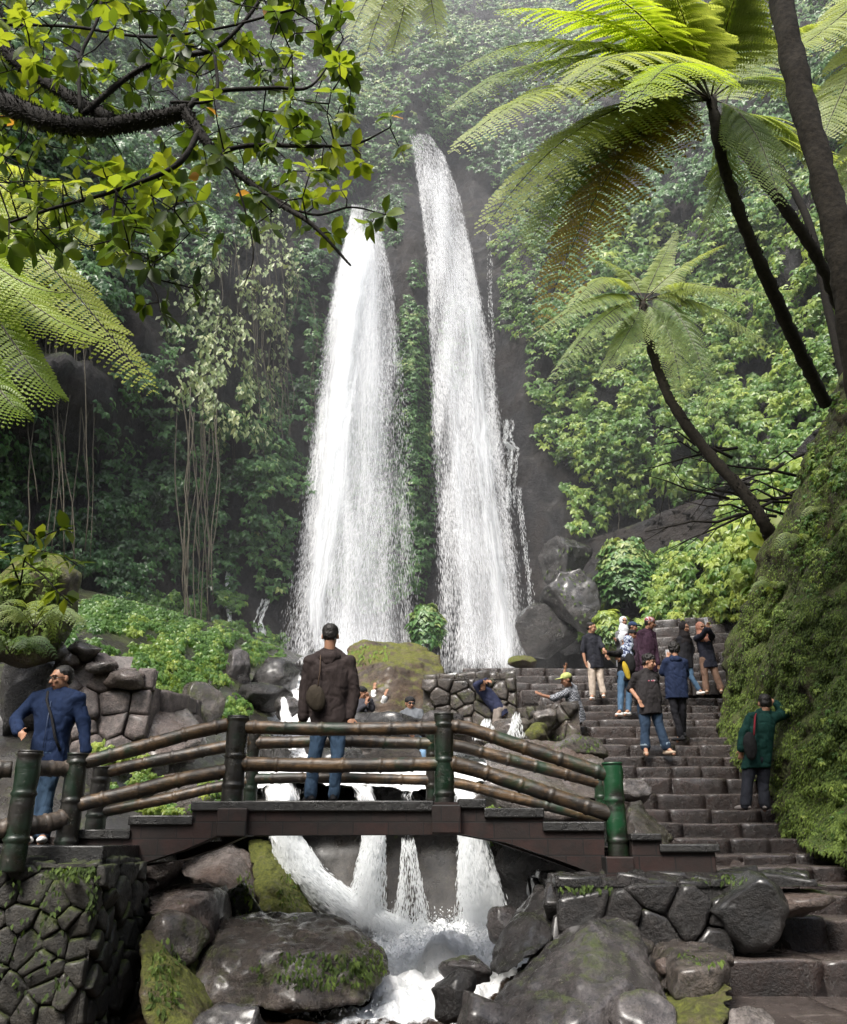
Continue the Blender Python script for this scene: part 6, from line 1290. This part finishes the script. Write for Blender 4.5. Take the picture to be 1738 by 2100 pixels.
p = Person('person in a dark cap with white brim just behind the blue patterned headscarf', ZA, 19.4, dict(head=(512, 255, 0), sha=(480, 320, 0), shb=(560, 320, 0), ela=(475, 390, 0), elb=(570, 390, 0), wra=(480, 450, 0), wrb=(570, 450, 0), hipa=(500, 500, 0), hipb=(540, 500, 0), kna=(500, 600, 0), knb=(540, 600, 0), ana=(500, 700, 0), anb=(540, 700, 0), toa=(495, 722, -.1), tob=(540, 722, -.1)), 40, 1.5, SKIN2)
p.body(vox=.012); p.hair(); p.hat(cl('black_cap', 0), 1); p.top(cl('plum_top', (.05, .03, .045)), 1., .02, .05); p.pants(cl('dark_trousers', 0)); p.shoes(SHOE_B)
p = Person('man in a dark purple jacket with a red and white head wrap looking right', ZA, 18.6, dict(head=(650, 165, 0), sha=(580, 250, 0), shb=(665, 255, .1), ela=(575, 370, 0), elb=(690, 370, .05), wra=(600, 470, -.1), wrb=(710, 470, 0), hipa=(610, 480, 0), hipb=(665, 480, .05), kna=(615, 600, 0), knb=(670, 600, 0), ana=(620, 715, 0), anb=(675, 715, 0), toa=(640, 738, -.1), tob=(700, 738, -.1)), 70, 1.75, SKIN2)
p.body(vox=.011); p.hair(); p.top(cl('purple_jacket', (.045, .022, .038)), 1., .028, .12, name='jacket'); p.pants(cl('dark_trousers', 0)); p.shoes(SHOE_B)
def wrapmat(nm, a, b, sc):
    m, nt, N, L, out = newmat(nm); g = N('ShaderNodeTexCoord'); b_ = N('ShaderNodeBsdfPrincipled', Roughness=.8); L(ramp(N, L, noi(N, L, g.outputs['Object'], sc, 3, .6), [(.47, a), (.53, b)]), b_.inputs['Base Color']); L(b_.outputs[0], out.inputs[0]); return m
p.hat(wrapmat('red_white_wrap', (.30, .04, .05), (.65, .55, .55), 26)); 
p = Person('woman in a navy patterned headscarf and black top with light jeans', ZA, 17.5, dict(head=(475, 310, .05), sha=(415, 400, -.05), shb=(510, 395, .12), ela=(370, 405, -.2), elb=(480, 470, .1), wra=(325, 395, -.35), wrb=(430, 450, -.1), haa=(305, 392, -.4), hab=(400, 440, -.15), hipa=(435, 560, 0), hipb=(480, 560, .1), kna=(425, 700, 0), knb=(490, 700, .05), ana=(425, 835, 0), anb=(485, 835, .05), toa=(390, 878, -.1), tob=(455, 872, -.05)), -120, 1.62)
p.body(vox=.011); p.hijab(wrapmat('navy_pattern_scarf', (.02, .03, .09), (.40, .45, .55), 22), .14); p.top(cl('black_top', (.016, .015, .016)), 1., .02, .06); p.pants(cl('light_jeans', (.085, .155, .25)), .012, .008); p.shoes(SHOE_W)
b_ = p.bag(W(*ZA(500, 470), 17.2), (Vector((.10, 0, .03)), Vector((0, .08, 0)), Vector((-.03, 0, .20))), cl('black_bag', (.015, .015, .016)), 'backpack'); tag(b_, 'black backpack on the woman with the navy patterned headscarf', 'backpack')
sc_ = p.bag(W(*ZA(468, 530), 17.05), (Vector((.055, 0, .03)), Vector((0, .04, 0)), Vector((-.05, 0, .19))), cl('yellow_scarf', (.42, .30, .03)), 'scarf'); tag(sc_, 'mustard yellow scarf hanging from the black backpack', 'scarf')
# 13 T-shirt man
p = Person('stout man in a black printed tee and rolled up jeans on the stairs', ZA, 14.7, dict(head=(645, 465, 0), sha=(545, 580, 0), shb=(685, 575, .1), ela=(498, 670, .08), elb=(700, 690, .15), wra=(560, 750, -.12), wrb=(670, 770, .1), haa=(585, 800, -.15), hipa=(600, 800, 0), hipb=(685, 800, .05), kna=(612, 960, -.02), knb=(720, 960, .0), ana=(615, 1125, 0), anb=(775, 1120, .0), toa=(625, 1178, -.18), tob=(835, 1172, -.12)), 52, 1.66)
p.body(curl=.3); p.hair('curly'); tt = p.top(cl('black_tee', (.026, .023, .024)), .42, .026, .08, belly=1.28, wide=1.1, name='tee'); p.pants(cl('dark_blue_jeans', (.028, .048, .082)), .026, .022, to=.92); p.shoes(SHOE_T)
for sd in 'ab':
    mb = MB(); a = p.J['an'+sd]; kx = p.J['kn'+sd]; d = (a-kx).normalized(); q = a-d*.03; mb.tube([q-d*.04, q-d*.02, q, q+d*.01], [.082, .087, .087, .078], 16); mb.build('trouser_cuff', cl('cuff', (.22, .28, .34)), p.root)
mb = MB()
for dx, w_, c0 in [(-.055, .05, 1), (.0, .03, 1), (.045, .045, 0)]:
    mb.ell(p.chest+(p.pel-p.chest)*.22+p.lat*(dx+.02)+p.front*.150, (p.lat*w_*.6, p.front*.012, Vector((0, 0, .018))), 10, 6)
mb.build('print', wrapmat('shirt_print', (.35, .03, .06), (.55, .55, .58), 60), tt)
# 14 navy hoodie from behind
p = Person('man seen from behind in a navy hoodie holding up a phone on the stairs', ZA, 15.6, dict(head=(838, 375, .03), sha=(780, 470, 0), shb=(905, 470, 0), ela=(745, 545, .08), elb=(925, 560, .1), wra=(785, 450, .25), wrb=(880, 480, .3), haa=(790, 420, .25), hipa=(820, 690, 0), hipb=(890, 690, 0), kna=(840, 840, 0), knb=(900, 840, .05), ana=(885, 1030, .05), anb=(905, 1000, .22), toa=(860, 1072, .1), tob=(890, 1050, .3)), 165, 1.68)
p.body(); p.hair('curly'); hd = p.top(cl('navy_hoodie', (.012, .020, .050)), 1., .030, .06, name='hoodie', wide=1.06); p.pants(cl('black_jeans', (.016, .016, .020)), .012, .006); p.shoes(SHOE_B)
mb = MB(); mb.ell(p.chest+Vector((0, -.07, .04)), (Vector((.12, 0, 0)), Vector((0, .085, 0)), Vector((0, 0, .075)))); p.cover('hood', mb, cl('navy_hoodie', 0), .012, .008, hd)
def phone(c, ax, label):
    mb = MB(); x, y, z = ax; vs = [c+x*a+y*b+z*d for d in (-1, 1) for b in (-1, 1) for a in (-1, 1)]; mb.add(vs, [[0, 2, 3, 1], [4, 5, 7, 6], [0, 1, 5, 4], [2, 6, 7, 3], [0, 4, 6, 2], [1, 3, 7, 5]]); o = mb.build('phone', plain('phone_case', (.5, .5, .52), .2), None, False, .004); tag(o, label, 'phone')
phone(p.J['wra']+Vector((.02, .02, .13)), (Vector((.036, 0, 0)), Vector((0, .005, 0)), Vector((0, 0, .07))), 'phone held up by the man in the navy hoodie')
# 15, 16 women on the upper steps
p = Person('woman in a black headscarf and dark jacket with light jeans beside the selfie taker', ZA, 18.6, dict(head=(915, 200, 0), sha=(880, 295, 0), shb=(950, 300, .1), ela=(875, 370, 0), elb=(975, 370, .1), wra=(890, 440, -.05), wrb=(960, 430, 0), hipa=(895, 455, 0), hipb=(945, 455, .05), kna=(905, 580, 0), knb=(965, 580, 0), ana=(930, 690, .1), anb=(1025, 675, 0), toa=(935, 718, 0), tob=(1058, 712, -.08)), 35, 1.58)
p.body(vox=.011); p.hijab(cl('black_scarf', (.020, .017, .018)), .13); p.top(cl('black_jacket', (.020, .020, .024)), 1., .022, .10, name='jacket'); p.pants(cl('light_jeans', 0), .012, .006); p.shoes(SHOE_W)
p = Person('smiling woman in a peach headscarf taking a selfie on the right of the upper steps', ZA, 18.5, dict(head=(1040, 200, 0), sha=(1010, 285, 0), shb=(1115, 280, .05), ela=(1055, 260, -.25), elb=(1130, 265, -.2), wra=(1080, 210, -.4), wrb=(1098, 215, -.4), haa=(1090, 185, -.42), hab=(1098, 185, -.42), hipa=(1065, 450, 0), hipb=(1125, 450, .05), kna=(1070, 570, 0), knb=(1155, 570, 0), ana=(1085, 680, 0), anb=(1195, 670, 0), toa=(1090, 705, -.12), tob=(1200, 700, -.12)), 15, 1.58)
p.body(vox=.011, curl=.8); p.hijab(cl('peach_scarf', (.50, .24, .17)), .14); p.top(cl('navy_jacket', (.024, .026, .040)), 1., .024, .10, name='jacket'); p.pants(cl('brown_trousers', (.20, .125, .09)), .018, .016); p.shoes(SHOE_T)
phone(W(*ZA(1082, 150), 18.1), (Vector((.04, 0, .01)), Vector((0, .005, 0)), Vector((-.01, 0, .08))), 'clear cased phone held up by the woman in the peach headscarf')
# 17 green shirt man
p = Person('man in dark green long sleeves seen from behind beside the moss bank, hand raised', ZA, 12.7, dict(head=(1535, 785, 0), sha=(1430, 895, 0), shb=(1610, 890, .0), ela=(1365, 1010, 0), elb=(1690, 860, .05), wra=(1352, 1130, -.02), wrb=(1615, 785, .08), haa=(1350, 1175, 0), hab=(1585, 765, .08), hipa=(1425, 1215, 0), hipb=(1520, 1215, 0), kna=(1400, 1390, 0), knb=(1520, 1390, .02), ana=(1385, 1565, 0), anb=(1530, 1565, .02), toa=(1335, 1590, .1), tob=(1530, 1600, .14)), 172, 1.74)
p.body(); p.hair(); p.top(cl('green_shirt', (.006, .034, .028)), 1., .024, .05, wide=1.04); p.pants(cl('charcoal_trousers', (.022, .024, .032)), .020, .018); p.shoes(cl('grey_shoe', (.2, .18, .17)))
mb = MB(); mb.ell(p.chest+Vector((.0, 0, .065)), (Vector((.075, 0, 0)), Vector((0, .075, 0)), Vector((0, 0, .022)))); me = remesh(mb, .009, 1); link('collar', me, p.root, WHITE).name = 'collar'
bp_ = p.bag(W(*ZA(1420, 1110), 12.48), (Vector((.100, 0, .01)), Vector((0, .07, 0)), Vector((0, 0, .20))), cl('black_bag', 0), 'backpack'); tag(bp_, 'black sling bag with red strap on the back of the man in green', 'sling bag')
bandstrap([W(*ZA(1448, 1035), 12.48), W(*ZA(1452, 960), 12.50), W(*ZA(1456, 890), 12.58), W(*ZA(1462, 868), 12.66)], .030, cl('red_strap', (.20, .02, .03)), bp_)
